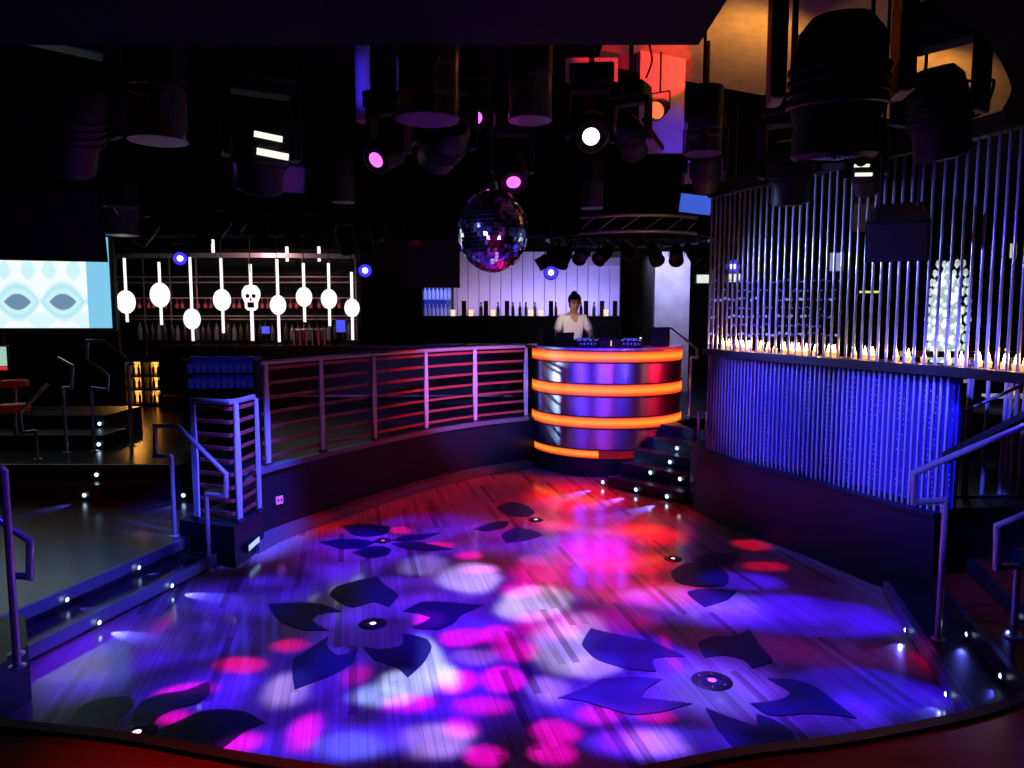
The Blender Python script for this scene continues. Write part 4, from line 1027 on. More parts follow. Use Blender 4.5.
light('SPOT', 'cabinet_lamp', (cab.x, 13.3, 1.75), (1, .42, .06), 60, (cab.x+.35, 11.9, .58), .1, 62, .6)

# ================================================================== BAR AT THE BACK LEFT
BARY = 12.6
cz = 1.70
bx0, bx1 = D(160, 346, BARY).x, D(540, 346, BARY).x
t = thing('bar_counter', 'long black bar counter behind the curved railing', 'bar', ((bx0+bx1)/2, BARY, .735))
hb = D(300, 345, BARY).z-.735
MB().box((0, .3, (hb-.06)/2), (bx1-bx0-.1, .6, hb-.06)).build('front', BLACK, t); MB().box((0, .27, hb-.03), (bx1-bx0, .75, .06), bevel=.015).build('worktop', mat('bar_top', (.02, .018, .018), .15), t)
b = MB(); b.tube([(-(bx1-bx0)/2+.1, -.16, .16), ((bx1-bx0)/2-.1, -.16, .16)], .02, 8); b.build('foot_rail', STEEL2, t)
ctop = .735+hb
# back shelving with hanging glass racks and a curved canopy
gx0, gx1 = D(118, 300, 13.65).x, D(356, 300, 13.65).x
zA, zB, zC, z0 = (D(230, y, 13.65).z for y in (277, 316, 258, 340))
t = thing('back_bar_rack', 'open metal glass rack with a pale curved canopy over the left bar', 'rack', ((gx0+gx1)/2, 13.65, z0-.3))
lx = gx1-gx0; oz = z0-.3
RACK = mat('rack_metal', (.5, .32, .32), .35, .4)
b = MB()
for k in range(10): b.box((-lx/2+lx*k/9, 0, (zC-oz)/2), (.022, .022, zC-oz))
b.build('upright', RACK, t)
zH = D(230, 298, 13.65).z
for z in (zA, zA-.1, zH, zB, zB-.06):
    MB().box((0, 0, z-oz), (lx, .18, .018)).build('rail', RACK, t)
MB().box((.45, .1, z0-oz-.25), (lx-.8, .5, .5)).build('cupboard', BLACK, t)
can = [(-lx/2-.05+(lx+.1)*k/24, -.25-.28*math.sin(PI*k/24)) for k in range(25)]
MB().strip(can, .05, zC-oz-.03, zC-oz+.05).build('canopy', mat('canopy_metal', (.6, .58, .6), .35, .7), t, 40)
MB().box((0, .42, (zC-oz)/2+.3), (lx, .02, zC-oz-.2)).build('back_panel', WALLM, t)
RG = mat('red_lit_glass', (.55, .15, .15), .08, .2, emit=(.7, .03, .04), es=.12)  # red light in the rack put into the glass colour and glow
wine = [(0, 0), (.032, 0), (.03, -.005), (.006, -.012), (.005, -.075), (.03, -.1), (.036, -.13), (.03, -.175), (.027, -.175), (.032, -.13), (.0, -.09)]
first = None
for k in range(30):
    x = gx0+.45+(lx-.6)*k/29; f_ = ((x-gx0)/(lx/9)+.5) % 1-.5; x += math.copysign(max(0, .06-abs(f_)*lx/9), f_)
    if first is None:
        first = thing('wine_glass', 'red lit stem glass hanging upside down in the bar rack', 'glass', (x, 13.57, zH-.012), 0, 'glasses hanging in the bar rack')
        MB().lathe(wine, (0, 0, 0), 10).build('bowl', RG, first, 50)
    else: copy_tree(first, None, (x, 13.57+.08*(k % 2)-.04, zH-.012))
CLB = mat('clear_bottle_glass', (.2, .2, .23), .08, .1); REDB = mat('red_bottle_glass', (.25, .012, .012), .1, .1); GRB = mat('green_bottle_glass', (.03, .14, .05), .1, .1)
for k in range(34):
    x = gx0+.5+(lx-.6)*k/33+random.uniform(-.012, .012)
    m, w_ = ((CLB, 'clear'), (REDB, 'red'), (GB, 'dark'), (GB2, 'amber'), (CLB, 'clear'), (GB, 'dark'), (GRB, 'green'), (REDB, 'red'))[(k*5+k//3) % 8]
    t = thing('bottle', '%s bottle standing on the back shelf of the left bar' % w_, 'bottle', (x, 13.42+random.uniform(-.03, .02), z0+.003), 0, '%s bottles on the left back bar' % w_); t.scale = (1.0+.25*random.random(),)*3
    MB().lathe(BTL, (0, 0, 0), 10).build('body', m, t, 40); MB().lathe([(0, .31), (.018, .31), (.018, .275), (.015, .27)], (0, 0, 0), 8).build('cap', PLASTIC, t, 40)
# white paddle lamps
WP = emis('white_paddle', (1, .97, .97), 1.25)
def paddle(x, ytop, y, ybot, r, label, Y=12.55):
    c = D(x, y, Y); zt = D(x, ytop, Y).z; zb = D(x, ybot, Y).z; k = Y/740
    t = thing('pendant_lamp', label, 'lamp', (c.x, Y, c.z), 0, 'white disc lamps hanging along the left bar')
    M = Matrix.Rotation(PI/2, 4, 'X') @ Matrix.Diagonal((1, 1.22, 1, 1))
    MB().lathe([(0, .022), (r*k*.8, .02), (r*k, .008), (r*k, -.008), (r*k*.8, -.02), (0, -.022)], (0, 0, 0), 28, M).build('disc', WP, t, 40)
    MB().box((0, .012, (zt+zb)/2-c.z), (.045, .02, zt-zb), bevel=.006).build('stem', WP, t)
    MB().tube([(0, .012, zt-c.z), (0, .012, 5.58-c.z)], .008, 6).build('wire', BLACK, t)
PD = [(126, 258, 302, 322, 9.5, 'half hidden white disc lamp beside the screen frame'), (160, 262, 295, 325, 10, 'white disc lamp first from the left in full view'),
      (192, 257, 319, 341, 8.5, 'lowest hanging white disc lamp third from the left'), (222, 258, 300, 333, 8.8, 'white disc lamp with green and red bottles before its lower half'),
      (278, 259, 305, 342, 8, 'white disc lamp just right of the skull shaped lamp'), (304, 263, 297, 322, 8, 'white disc lamp in the middle of the right half of the bar'),
      (329, 263, 299, 326, 8, 'white disc lamp second from the right end'), (352, 272, 308, 340, 7.5, 'white disc lamp at the right end below the blue par can')]
for a in PD: paddle(*a)
c = D(251, 296, 12.5)
t = thing('skull_pendant_lamp', 'white skull shaped lamp on a stem among the disc lamps', 'lamp', (c.x, 12.5, c.z))
prof = [(0, .19), (.09, .17), (.145, .09), (.15, .0), (.125, -.06), (.105, -.1), (.1, -.2), (.06, -.24), (0, -.245)]
b = MB(); fr = [Vector((x, -.02, z)) for x, z in prof]+[Vector((-x, -.02, z)) for x, z in prof[::-1][1:-1]]
bk = [v+Vector((0, .05, 0)) for v in fr]
fv = [b.bm.verts.new(v) for v in fr]; kv = [b.bm.verts.new(v) for v in bk]; b.bm.faces.new(fv); b.bm.faces.new(kv[::-1])
for i in range(len(fv)): b.bm.faces.new((fv[i], fv[(i+1) % len(fv)], kv[(i+1) % len(fv)], kv[i]))
b.build('skull', WP, t)
b = MB()
for sx in (-1, 1): b.lathe([(0, .012), (.03, .01), (.035, 0)], (0, 0, 0), 12, Matrix.Translation((.052*sx, -.021, .0)) @ Matrix.Rotation(PI/2, 4, 'X'))
b.box((0, -.024, -.06), (.03, .01, .04)); b.box((0, -.024, -.15), (.11, .01, .09)); b.build('face_holes', BLACK, t)
MB().box((0, .01, .36), (.045, .02, .34)).build('stem', WP, t); MB().box((0, .01, -.5), (.05, .02, .5)).build('lower_stem', WP, t); MB().tube([(0, 0, .4), (0, 0, 5.58-c.z)], .008, 6).build('wire', BLACK, t)
for x, y in ((213, 247), (287, 256-2), (319, 254)):
    q = D(x, y, 13.6)
    t = thing('pendant_tube_lamp', 'short white tube lamp above the bar canopy, %s' % {213: 'left one', 287: 'middle one', 319: 'right one'}[x], 'lamp', (q.x, q.y, q.z), 0, 'white tube lamps above the bar canopy')
    MB().box((0, 0, 0), (.055, .03, .27), bevel=.01).build('tube', WP, t); MB().tube([(0, 0, .13), (0, 0, 5.58-q.z)], .008, 6).build('wire', BLACK, t)
for x, y, w_, h_, lab in ((341, 326, 9, 12, 'small blue lit till screen at the right of the left bar'), (266, 330, 8, 7, 'tiny blue lit till screen beside the skull lamp stem')):
    q = D(x, y, 12.75)
    t = thing('till', lab, 'till', (q.x, q.y, ctop), 0, 'tills on the left bar')
    zc = q.z-ctop; k = 12.75/740
    MB().box((0, 0, zc), (w_*k*1.2, .03, h_*k*1.15), bevel=.006).build('frame', PLASTIC, t); MB().box((0, -.018, zc), (w_*k, .006, h_*k)).build('screen', emis('blue_till', (.08, .1, 1), .9), t)
    MB().lathe([(.1, 0), (.1, .015), (.02, .02), (.02, zc), (0, zc)], (0, .03, 0), 14).build('stand', PLASTIC, t, 40)
t = thing('beer_tap', 'row of slim beer taps standing on the bar below the right disc lamps', 'beer tap', (D(309, 335, 12.6).x, 12.62, ctop))
b = MB()
for k in range(6): b.tube([(-.26+.104*k, 0, 0), (-.26+.104*k, 0, .3)], .014, 8)
b.build('column', CHROME, t, 40); MB().tube([(-.3, 0, .26), (.3, 0, .26)], .02, 8).build('cross_tube', CHROME, t, 40)
b = MB()
for k in range(6): b.box((-.26+.104*k, -.03, .35), (.022, .022, .12))
b.build('tap_handle', PLASTIC2, t)
# shelf of blue lit glasses in front of the bar
q = D(220, 389, 9.4); sw = .92
t = thing('glass_shelf', 'dark shelf unit of blue lit glasses behind the short railing', 'shelf', (q.x, 9.4, .735))
sh = q.z-.735
b = MB(); b.box((0, .1, sh/2), (sw, .3, sh)); b.build('base', BLACK, t); MB().box((0, .25, sh+.2), (sw, .03, .4)).build('back_board', mat('blue_back', (.08, .08, .3), .4, emit=(.01, .01, .35), es=.12), t)  # back board carries its blue light as colour and glow
b = MB(); b.box((-sw/2, .1, sh+.19), (.03, .3, .38)); b.box((sw/2, .1, sh+.19), (.03, .3, .38)); b.box((0, .1, sh+.19), (sw, .28, .02)); b.build('frame', BLACK, t)
BG = mat('blue_lit_glass', (.14, .14, .35), .08, .1, emit=(.04, .05, .9), es=.07)  # blue light put in as the tumblers' own glow
first = None
for r in range(2):
    for k in range(10):
        x = q.x-sw/2+.07+.086*k; z = .735+sh+.003+.2*r
        if first is None:
            first = thing('tumbler', 'blue lit tumbler on the dark shelf unit behind the short railing', 'glass', (x, 9.44, z), 0, 'blue lit tumblers on the shelf unit')
            MB().lathe([(0, 0), (.028, 0), (.034, .12), (.031, .12), (.026, .008), (0, .008)], (0, 0, 0), 12).build('body', BG, first, 40)
        else: copy_tree(first, None, (x, 9.44+.02*(k % 2), z))

# ================================================================== BAR ACROSS THE BACK
BY = 16.6
ztop = D(500, 316, BY).z; xa, xb = D(398, 316, BY).x, D(655, 316, BY).x
t = thing('back_bar_counter', 'wide black bar front across the rear below the violet lit wall', 'bar', ((xa+xb)/2, BY, .735))
MB().box((0, .3, (ztop-.735-.05)/2), (xb-xa, .6, ztop-.735-.05)).build('front', BLACK, t); MB().box((0, .28, ztop-.735-.025), (xb-xa+.05, .7, .05), bevel=.01).build('worktop', PLASTIC, t)
# panelled rear wall
PAN = rough_noise(mat('pale_wall_panel', (.62, .58, .64), .6), 3, .5, .7, 0, (.46, .42, .5))
x0, x1 = D(446, 290, 17.9).x, D(621, 290, 17.9).x; zt = 3.75; npan = 16; pw = (x1-x0)/npan
for k in range(npan):
    o = MB().box((x0+pw*(k+.5), 17.95, (zt+1.6)/2), (pw*.955, .06, zt-1.6), bevel=.012).build('wall_panel', PAN); struct(o)
struct(MB().box(((x0+x1)/2, 18.0, (zt+1.6)/2), (x1-x0, .03, zt-1.6)).build('wall_panel_joint', BLACK))
struct(MB().box((D(610, 262, 17.8).x, 17.85, D(610, 262, 17.8).z), (1.0, .2, .2)).build('trim_23', PAN))
q = D(437, 300, 17.6)
t = thing('bottle_fridge', 'blue lit glass front fridge at the left end of the rear bar', 'fridge', (q.x, q.y, .735))
kk = 17.6/740; hz = q.z-.735
b = MB(); b.box((0, .2, hz/2-.2), (.74, .5, hz-.4)); b.box((0, .36, hz), (.74, .04, .8)); b.box((0, .15, hz+.38), (.74, .4, .04))
for sx in (-1, 1): b.box((.36*sx, .15, hz), (.03, .4, .8))
b.build('body', BLACK, t)
MB().box((0, .33, hz), (.68, .015, .74)).build('lit_back', emis('fridge_blue', (.02, .03, .55), .55), t)
b = MB(); b.box((0, .16, hz+.02), (.68, .3, .015)); b.build('shelf', mat('fridge_shelf', (.3, .3, .5), .3, emit=(.15, .2, 1), es=.5), t)
for r in range(2):
    for k in range(7):
        tt = thing('bottle', 'blue white lit bottle in the rear fridge, %s shelf' % ('lower', 'upper')[r], 'bottle', (q.x-.29+.096*k, q.y+.12, q.z+(-.398 if r == 0 else .03)), 0, 'bottles in the rear fridge, %s shelf' % ('lower', 'upper')[r])
        MB().lathe(BTL, (0, 0, 0), 8).build('body', mat('fridge_bottle_%d' % r, (.4, .45, .7), .15, .0, emit=(.22, .28, .9), es=.15+.6*r), tt, 40)  # fridge light put into the bottles as glow, stronger on the upper shelf
# black bottle towers and bottles on the rear counter
for k, x in enumerate((464, 486, 507, 551, 586, 602, 615)):
    q = D(x, 306, 16.8)
    t = thing('menu_tower', 'dark upright menu stand on the rear bar, %s from the left' % ORD[k], 'menu stand', (q.x, 16.8, ztop), 0, 'menu stands on the rear bar')
    MB().box((0, 0, .175), (.1, .06, .33), bevel=.006).build('board', PLASTIC, t); MB().box((0, 0, .006), (.16, .1, .012)).build('foot', PLASTIC, t)
cand = [(453, 1), (471, 1), (481, 0), (493, 1), (498, 0), (513, 0), (520, 2), (526, 0), (531, 1), (535, 0), (541, 1), (556, 2), (581, 3), (594, 0), (606, 1)]
for k, (x, ty) in enumerate(cand):
    q = D(x, 312, 16.7)
    if ty == 1:
        t = thing('bar_candle', 'glowing candle glass on the rear bar, %s' % {453: 'farthest left', 471: 'right of the first menu stand', 493: 'just right of the second menu stand', 531: 'right of centre', 541: 'left of the fourth menu stand', 606: 'between the last two menu stands'}[x], 'candle', (q.x, q.y, ztop), 0, 'candles on the rear bar')
        MB().lathe([(0, 0), (.05, 0), (.055, .14), (.05, .14), (.045, .01), (0, .01)], (0, 0, 0), 14).build('glass', mat('candle_cream', (.8, .7, .5), .3, emit=(1, .8, .5), es=1.0), t, 40)
        MB().lathe([(0, .02), (.008, .05), (.009, .08), (0, .12)], (0, 0, 0), 8).build('flame', FLM, t, 60)
    else:
        m, w_ = ((CLB, 'clear'), None, (GB2, 'amber'), (REDB, 'red'))[ty]
        t = thing('bottle', '%s bottle on the rear bar counter, %s from the left' % (w_, ORD[k]), 'bottle', (q.x, q.y, ztop), 0, 'bottles on the rear bar'); t.scale = (1.0,)*3
        MB().lathe(BTL, (0, 0, 0), 10).build('body', m, t, 40); MB().lathe([(0, .31), (.018, .31), (.018, .275), (.015, .27)], (0, 0, 0), 8).build('cap', PLASTIC, t, 40)
q = D(679, 214, 11.2)
t = thing('blue_light_panel', 'bright blue lit reflector panel above the round truss', 'light panel', (q.x, q.y-1.0, q.z))
MB().box((0, 0, 0), (.42, .04, .24), M=Matrix.Rotation(.12, 4, 'Y')).build('panel', emis('blue_panel', (.05, .14, .85), .75), t); MB().box((0, .03, 0), (.46, .03, .28), M=Matrix.Rotation(.12, 4, 'Y')).build('frame', PLASTIC, t)
MB().tube([(0, .03, .1), (0, .03, 1.6)], .012, 6).build('hanging_pole', BLACK, t)

# ================================================================== PERSON BEHIND THE BOOTH
SKIN = mat('skin', (.55, .32, .22), .5, spec=.4); HAIR = mat('dark_hair', (.012, .009, .008), .5); SHIRT = mat('white_top', (.8, .77, .76), .7); TROUS = mat('dark_trousers', (.02, .02, .03), .7)
px, py = .93, 11.52
def skin_mesh(name, chains, m, parent, sub=2, root=0):
    """chains of (point, radius) joined where points repeat"""
    idx = {}; vs = []; rs = []; es = []
    for ch in chains:
        prev = None
        for p, r in ch:
            key = tuple(round(v, 4) for v in p)
            if key not in idx: idx[key] = len(vs); vs.append(p); rs.append(r)
            if prev is not None and prev != idx[key]: es.append((prev, idx[key]))
            prev = idx[key]
    me = bpy.data.meshes.new(name); me.from_pydata(vs, es, []); me.update()
    o = bpy.data.objects.new(name, me); C.objects.link(o); o.parent = parent
    s = o.modifiers.new('skin', 'SKIN'); s.use_smooth_shade = True; s.use_x_symmetry = False
    for i, r in enumerate(rs):
        rr = r if isinstance(r, tuple) else (r, r)
        o.data.skin_vertices[0].data[i].radius = rr
        o.data.skin_vertices[0].data[i].use_root = (i == root)
    u = o.modifiers.new('sub', 'SUBSURF'); u.levels = sub; u.render_levels = sub
    dg = bpy.context.evaluated_depsgraph_get(); ev = o.evaluated_get(dg); me2 = bpy.data.meshes.new_from_object(ev)
    o.modifiers.clear(); o.data = me2; me2.name = name; me2.materials.clear(); me2.materials.append(m)
    for p in me2.polygons: p.use_smooth = True
    return o
pt = thing('person', 'dark haired person in a white top leaning over the booth desk', 'person', (px, py, .735), .1); pt.scale = (1.05,)*3
V = lambda *a: tuple(a)
pel = V(0, 0, .94); wai = V(0, -.02, 1.10); che = V(0, -.06, 1.32); nek = V(0, -.12, 1.48); hd0 = V(0, -.17, 1.54)
body = [[(pel, (.15, .10)), (wai, (.13, .095)), (che, (.155, .11)), (nek, .055), (hd0, .06), (V(0, -.205, 1.59), (.078, .09)), (V(0, -.22, 1.655), (.08, .095)), (V(0, -.21, 1.72), (.055, .07))]]
for s in (-1, 1):
    sh = V(.175*s, -.07, 1.40); el = V(.27*s, -.16, 1.14); wr = V(.18*s, -.40, 1.12); pm = V(.165*s, -.475, 1.115)
    body.append([(che, (.155, .11)), (sh, .062), (V(.225*s, -.11, 1.27), .05), (el, .043), (V(.235*s, -.27, 1.13), .038), (wr, .027), (pm, (.036, .018))])
    for f, (dx, ln) in enumerate(((-.030, .065), (-.010, .078), (.010, .074), (.030, .058))):
        a = V(pm[0]+dx*s, pm[1]-.045, pm[2]); 
        body.append([(pm, (.036, .018)), (a, .010), (V(a[0]+dx*.2*s, a[1]-ln*.5, a[2]-.004), .009), (V(a[0]+dx*.3*s, a[1]-ln, a[2]-.022), .007)])
    body.append([(pm, (.036, .018)), (V(pm[0]-.045*s, pm[1]+.0, pm[2]-.004), .011), (V(pm[0]-.066*s, pm[1]-.03, pm[2]-.012), .009)])
    hp = V(.09*s, 0, .90); kn = V(.10*s, -.03, .50); an = V(.105*s, .02, .09)
    body.append([(pel, (.15, .10)), (hp, .088), (V(.1*s, -.02, .70), .075), (kn, .055), (V(.102*s, .01, .33), .052), (an, .037), (V(.11*s, -.06, .035), (.04, .03)), (V(.12*s, -.15, .028), (.035, .02))])
ob = skin_mesh('body', body, SKIN, pt, 2)
# face: eyes, nose, mouth, ears grown as small children of the head
b = MB()
for s in (-1, 1): b.ball((.031*s, -.262, 1.665), .011, seg=10)
bmesh.ops.translate(b.bm, verts=b.bm.verts, vec=(0, -.042, -.035)); b.build('eyes', mat('eye', (.05, .03, .02), .2), pt, 60)
b = MB(); b.ball((0, -.272, 1.64), .013, (.8, 1.1, 1.7), 10); bmesh.ops.translate(b.bm, verts=b.bm.verts, vec=(0, -.042, -.035)); b.build('nose', SKIN, pt, 60)
b = MB(); b.ball((0, -.262, 1.603), .02, (1.2, .4, .35), 10); bmesh.ops.translate(b.bm, verts=b.bm.verts, vec=(0, -.042, -.035)); b.build('mouth', mat('lips', (.4, .14, .12), .5), pt, 60)
b = MB()
for s in (-1, 1): b.ball((.083*s, -.165, 1.65), .026, (.35, .7, 1.2), 10)
bmesh.ops.translate(b.bm, verts=b.bm.verts, vec=(0, -.042, -.035)); b.build('ears', SKIN, pt, 60)
b = MB(); b.ball((0, -.15, 1.715), .103, (.95, 1.06, .98), 20)
bmesh.ops.delete(b.bm, geom=[v for v in b.bm.verts if v.co.y < -.215 and v.co.z < 1.715], context='VERTS')
b.ball((0, -.07, 1.66), .075, (1.05, .75, 1.2), 14); b.ball((0, -.12, 1.80), .05, (1, 1, .8), 12)
bmesh.ops.translate(b.bm, verts=b.bm.verts, vec=(0, -.042, -.035)); b.build('hair', HAIR, pt, 70)
sh = [[(V(0, 0, .93), (.162, .112)), (V(0, -.02, 1.10), (.145, .108)), (V(0, -.06, 1.32), (.17, .125)), (V(0, -.09, 1.43), (.085, .075))]]
for s in (-1, 1): sh.append([(V(0, -.06, 1.32), (.17, .125)), (V(.175*s, -.07, 1.405), .076), (V(.225*s, -.11, 1.27), .063), (V(.25*s, -.137, 1.20), .058)])
skin_mesh('top', sh, SHIRT, pt, 2)
tr_ = []
for s in (-1, 1): tr_.append([(V(0, 0, .94), (.16, .11)), (V(.09*s, 0, .90), .1), (V(.1*s, -.02, .70), .087), (V(.10*s, -.03, .50), .068), (V(.102*s, .01, .33), .064), (V(.105*s, .02, .10), .06)])
skin_mesh('trousers', tr_, TROUS, pt, 2)
b = MB()
for s in (-1, 1): b.ball((.113*s, -.07, .035), .06, (.75, 2.0, .6), 12)
b.build('shoes', PLASTIC, pt, 60)

# ================================================================== LIGHT
B_ = (72, 26, 235)
washB = [(480, 640, 430, 100, 0, .45, (9, 1, 44)), (350, 553, 48, 25, 10, .35, (75, 45, 235)), (255, 595, 60, 18, 0, .5, (60, 38, 215)), (105, 658, 60, 30, 0, .5, (55, 30, 200)),
         (290, 690, 75, 42, 0, .4, (66, 34, 235)), (368, 632, 62, 30, 0, .4, (66, 44, 225)), (330, 742, 95, 18, 0, .5, (70, 60, 245)), (440, 705, 60, 45, 0, .5, (50, 18, 215)),
         (520, 655, 120, 55, 0, .5, (55, 16, 215)), (660, 742, 75, 16, 0, .4, (66, 50, 250)), (712, 686, 68, 34, 0, .4, (100, 76, 235)), (640, 660, 45, 26, 0, .4, (50, 20, 250)),
         (800, 614, 95, 19, -10, .2, (56, 20, 250)), (868, 690, 75, 20, -10, .2, (55, 16, 255)), (690, 606, 72, 18, -15, .4, (100, 66, 235)), (820, 716, 60, 14, 0, .4, (66, 28, 215)),
         (430, 535, 60, 22, 0, .5, (56, 32, 210)), (560, 542, 70, 18, 0, .5, (70, 30, 205)), (740, 581, 40, 8, -10, .4, (56, 28, 225)), (200, 690, 60, 22, 0, .5, (52, 20, 215)),
         (185, 640, 60, 20, 0, .5, (46, 22, 190)), (470, 600, 60, 30, 0, .5, (66, 32, 215)), (610, 700, 60, 22, 0, .5, (70, 40, 230)), (400, 590, 40, 14, 0, .5, (90, 60, 235))]
whiteB = [(470, 578, 32, 15, 0, .3, (160, 150, 225)), (535, 603, 35, 18, -10, .3, (190, 180, 215)), (433, 660, 14, 24, 20, .5, (190, 215, 250)), (412, 683, 26, 12, 0, .5, (190, 210, 245)),
          (380, 697, 27, 10, 0, .5, (160, 195, 245)), (563, 645, 30, 22, 0, .5, (170, 160, 200)), (582, 628, 22, 14, 0, .5, (150, 130, 180)), (290, 688, 22, 16, 0, .5, (150, 130, 185)),
          (438, 740, 32, 16, 0, .5, (160, 130, 200)), (655, 742, 28, 12, 0, .5, (160, 110, 190)), (350, 745, 40, 10, 0, .5, (80, 100, 200)), (425, 565, 22, 10, 0, .5, (120, 110, 200)),
          (710, 690, 50, 22, 0, .5, (70, 66, 170)), (535, 560, 14, 6, 0, .4, (120, 60, 130)), (595, 665, 26, 10, 0, .5, (150, 120, 180)), (475, 655, 20, 8, 0, .5, (130, 80, 150)), (690, 600, 60, 12, -15, .5, (80, 70, 160)), (550, 690, 20, 14, 0, .5, (130, 90, 170))]
MG = (238, 0, 190)
magB = [(457, 682, 21, 12, 0, .14, MG), (503, 678, 21, 13, 0, .14, MG), (463, 637, 24, 9, 0, .2, MG), (497, 634, 17, 9, 0, .2, MG), (463, 728, 17, 11, 30, .2, MG), (485, 756, 22, 10, 0, .14, MG),
        (556, 731, 22, 11, 0, .14, MG), (553, 752, 21, 10, 0, .14, MG), (306, 731, 14, 17, 0, .3, MG), (356, 675, 13, 10, 0, .4, (170, 0, 90)), (412, 704, 26, 9, 0, .3, MG), (600, 714, 22, 8, 0, .3, (220, 0, 110)),
        (185, 690, 26, 6, 10, .25, MG), (172, 717, 14, 6, 0, .2, MG), (240, 744, 22, 10, 15, .2, MG), (240, 665, 24, 7, -15, .3, (230, 0, 110)), (290, 645, 17, 6, -10, .3, (220, 0, 110)), (485, 705, 28, 9, 0, .3, (225, 0, 140)),
        (428, 620, 14, 8, 0, .2, MG), (590, 557, 35, 22, 0, .4, (225, 0, 170)), (540, 575, 26, 16, 0, .5, (225, 0, 140)), (480, 570, 18, 4, 0, .3, (225, 0, 150)), (520, 590, 18, 7, 0, .3, MG), (545, 625, 30, 14, 0, .4, (225, 0, 130)),
        (515, 650, 22, 10, 0, .4, (225, 0, 130)), (655, 715, 18, 8, 0, .4, (190, 0, 60)), (625, 740, 26, 12, 0, .4, (140, 0, 80)), (345, 622, 1, 1, 0, .3, MG), (610, 620, 40, 12, 0, .5, (150, 0, 110)), (670, 652, 4, 18, 0, .3, (200, 0, 70)),
        (440, 545, 14, 3, 0, .3, (220, 0, 90)), (400, 530, 10, 3, 0, .3, (220, 0, 90)), (470, 555, 14, 4, 0, .3, (220, 0, 120)), (560, 525, 24, 6, 0, .4, (200, 0, 90)), (615, 555, 26, 12, 0, .4, (190, 0, 120))]
redB = [(470, 500, 130, 26, 0, .5, (105, 0, 10)), (575, 496, 45, 13, -8, .4, (225, 6, 22)), (638, 535, 46, 11, 0, .4, (215, 0, 26)), (630, 563, 44, 11, 0, .4, (190, 0, 20)), (600, 515, 80, 18, 0, .5, (140, 0, 20)),
        (300, 530, 45, 8, 8, .5, (130, 6, 8)), (555, 545, 100, 40, 0, .4, (90, 0, 14)), (640, 592, 60, 12, -8, .5, (190, 0, 40)), (750, 545, 17, 5, -8, .3, (190, 4, 16)), (764, 566, 22, 4, 0, .3, (160, 0, 20)),
        (930, 665, 12, 18, 20, .4, (110, 0, 30)), (700, 600, 200, 50, 0, .6, (30, 0, 12)), (100, 650, 60, 30, 0, .6, (45, 0, 6)), (800, 650, 140, 12, -14, .5, (60, 0, 26)), (540, 660, 330, 100, 0, .5, (12, 0, 6)), (165, 625, 6, 10, 0, .5, (120, 0, 10)), (330, 545, 90, 20, 0, .5, (60, 0, 10))]
def dim(L, k, g=1.0, sf=1.0): return [(*b_[:5], b_[5]*sf, (b_[6][0]*k, b_[6][1]*k*g, b_[6][2]*k)) for b_ in L]
gobo('projector_blue', .9, 6.9, 3.25, dim(washB, .92, .55, .7), .07, 1.6, .62, 0)
gobo('projector_white', .55, 5.0, 3.15, dim(whiteB, 1.12, .95, .75), .12, 2.2, .3, 3.1)
gobo('projector_magenta', 1.0, 5.9, 3.2, magB, .06, 2.3, .15, 5.3)
gobo('projector_red', .7, 7.7, 3.3, dim(redB, 1.1), .10, 1.4, .3, 8.2)

BLU = (.04, .025, 1); BLW = (.085, .09, 1)
# added beams for the rods, rails and steps, loose without fixtures
light('SPOT', 'added_beam_rods', (-.3, 7.6, 2.7), BLW, 1282, (2.6, 7.3, 1.3), .08, 40, .9)
light('SPOT', 'added_beam_rods', (.5, 4.9, 2.7), BLW, 998, (3.15, 6.0, 1.35), .08, 34, .9)
light('SPOT', 'added_beam_rods', (1.4, 5.0, 3.4), BLW, 370, (3.5, 5.5, 1.2), .08, 50, .8)
light('SPOT', 'added_beam_upper_rods', (.8, 7.2, 2.9), (.35, .42, 1), 230, (2.7, 6.9, 2.6), .08, 70, .9)
light('SPOT', 'added_beam_upper_rods', (1.4, 5.2, 2.9), (.16, .14, 1), 110, (3.3, 5.4, 2.5), .08, 70, .9)
light('SPOT', 'added_beam_rail', (-.6, 5.4, 3.6), (.07, .08, 1), 4050, (-2.5, 7.0, .8), .08, 24, .8)
light('SPOT', 'added_beam_rail', (1.4, 6.6, 3.2), (.16, .18, 1), 2700, (-.5, 10.3, 1.4), .06, 30, .7)
light('SPOT', 'added_beam_steps', (.2, 5.2, 3.4), BLU, 1248, (-3.4, 5.6, .3), .08, 26, .9)
light('SPOT', 'added_beam_corner', (-.6, 3.0, 3.5), BLU, 200, (-3.2, 4.2, .6), .08, 26, .9)
light('SPOT', 'added_beam_right', (.6, 4.2, 3.5), BLU, 260, (3.3, 4.9, 1.0), .08, 26, .8)
light('SPOT', 'added_beam_red_rail', (2.0, 8.0, 3.2), (1, .02, .05), 1120, (-.8, 10.2, 1.5), .08, 40, .9)
light('SPOT', 'added_beam_sparse_rods', (2.2, 4.3, 3.2), BLW, 900, (3.95, 6.2, 1.35), .06, 20, .7)
light('SPOT', 'added_beam_right_handrail', (.6, 3.3, 2.9), BLW, 420, (2.9, 4.75, 1.15), .06, 15, .7)
light('SPOT', 'added_beam_left_handrail', (-1.0, 4.2, 3.0), BLW, 500, (-2.85, 6.55, .65), .06, 12, .7)
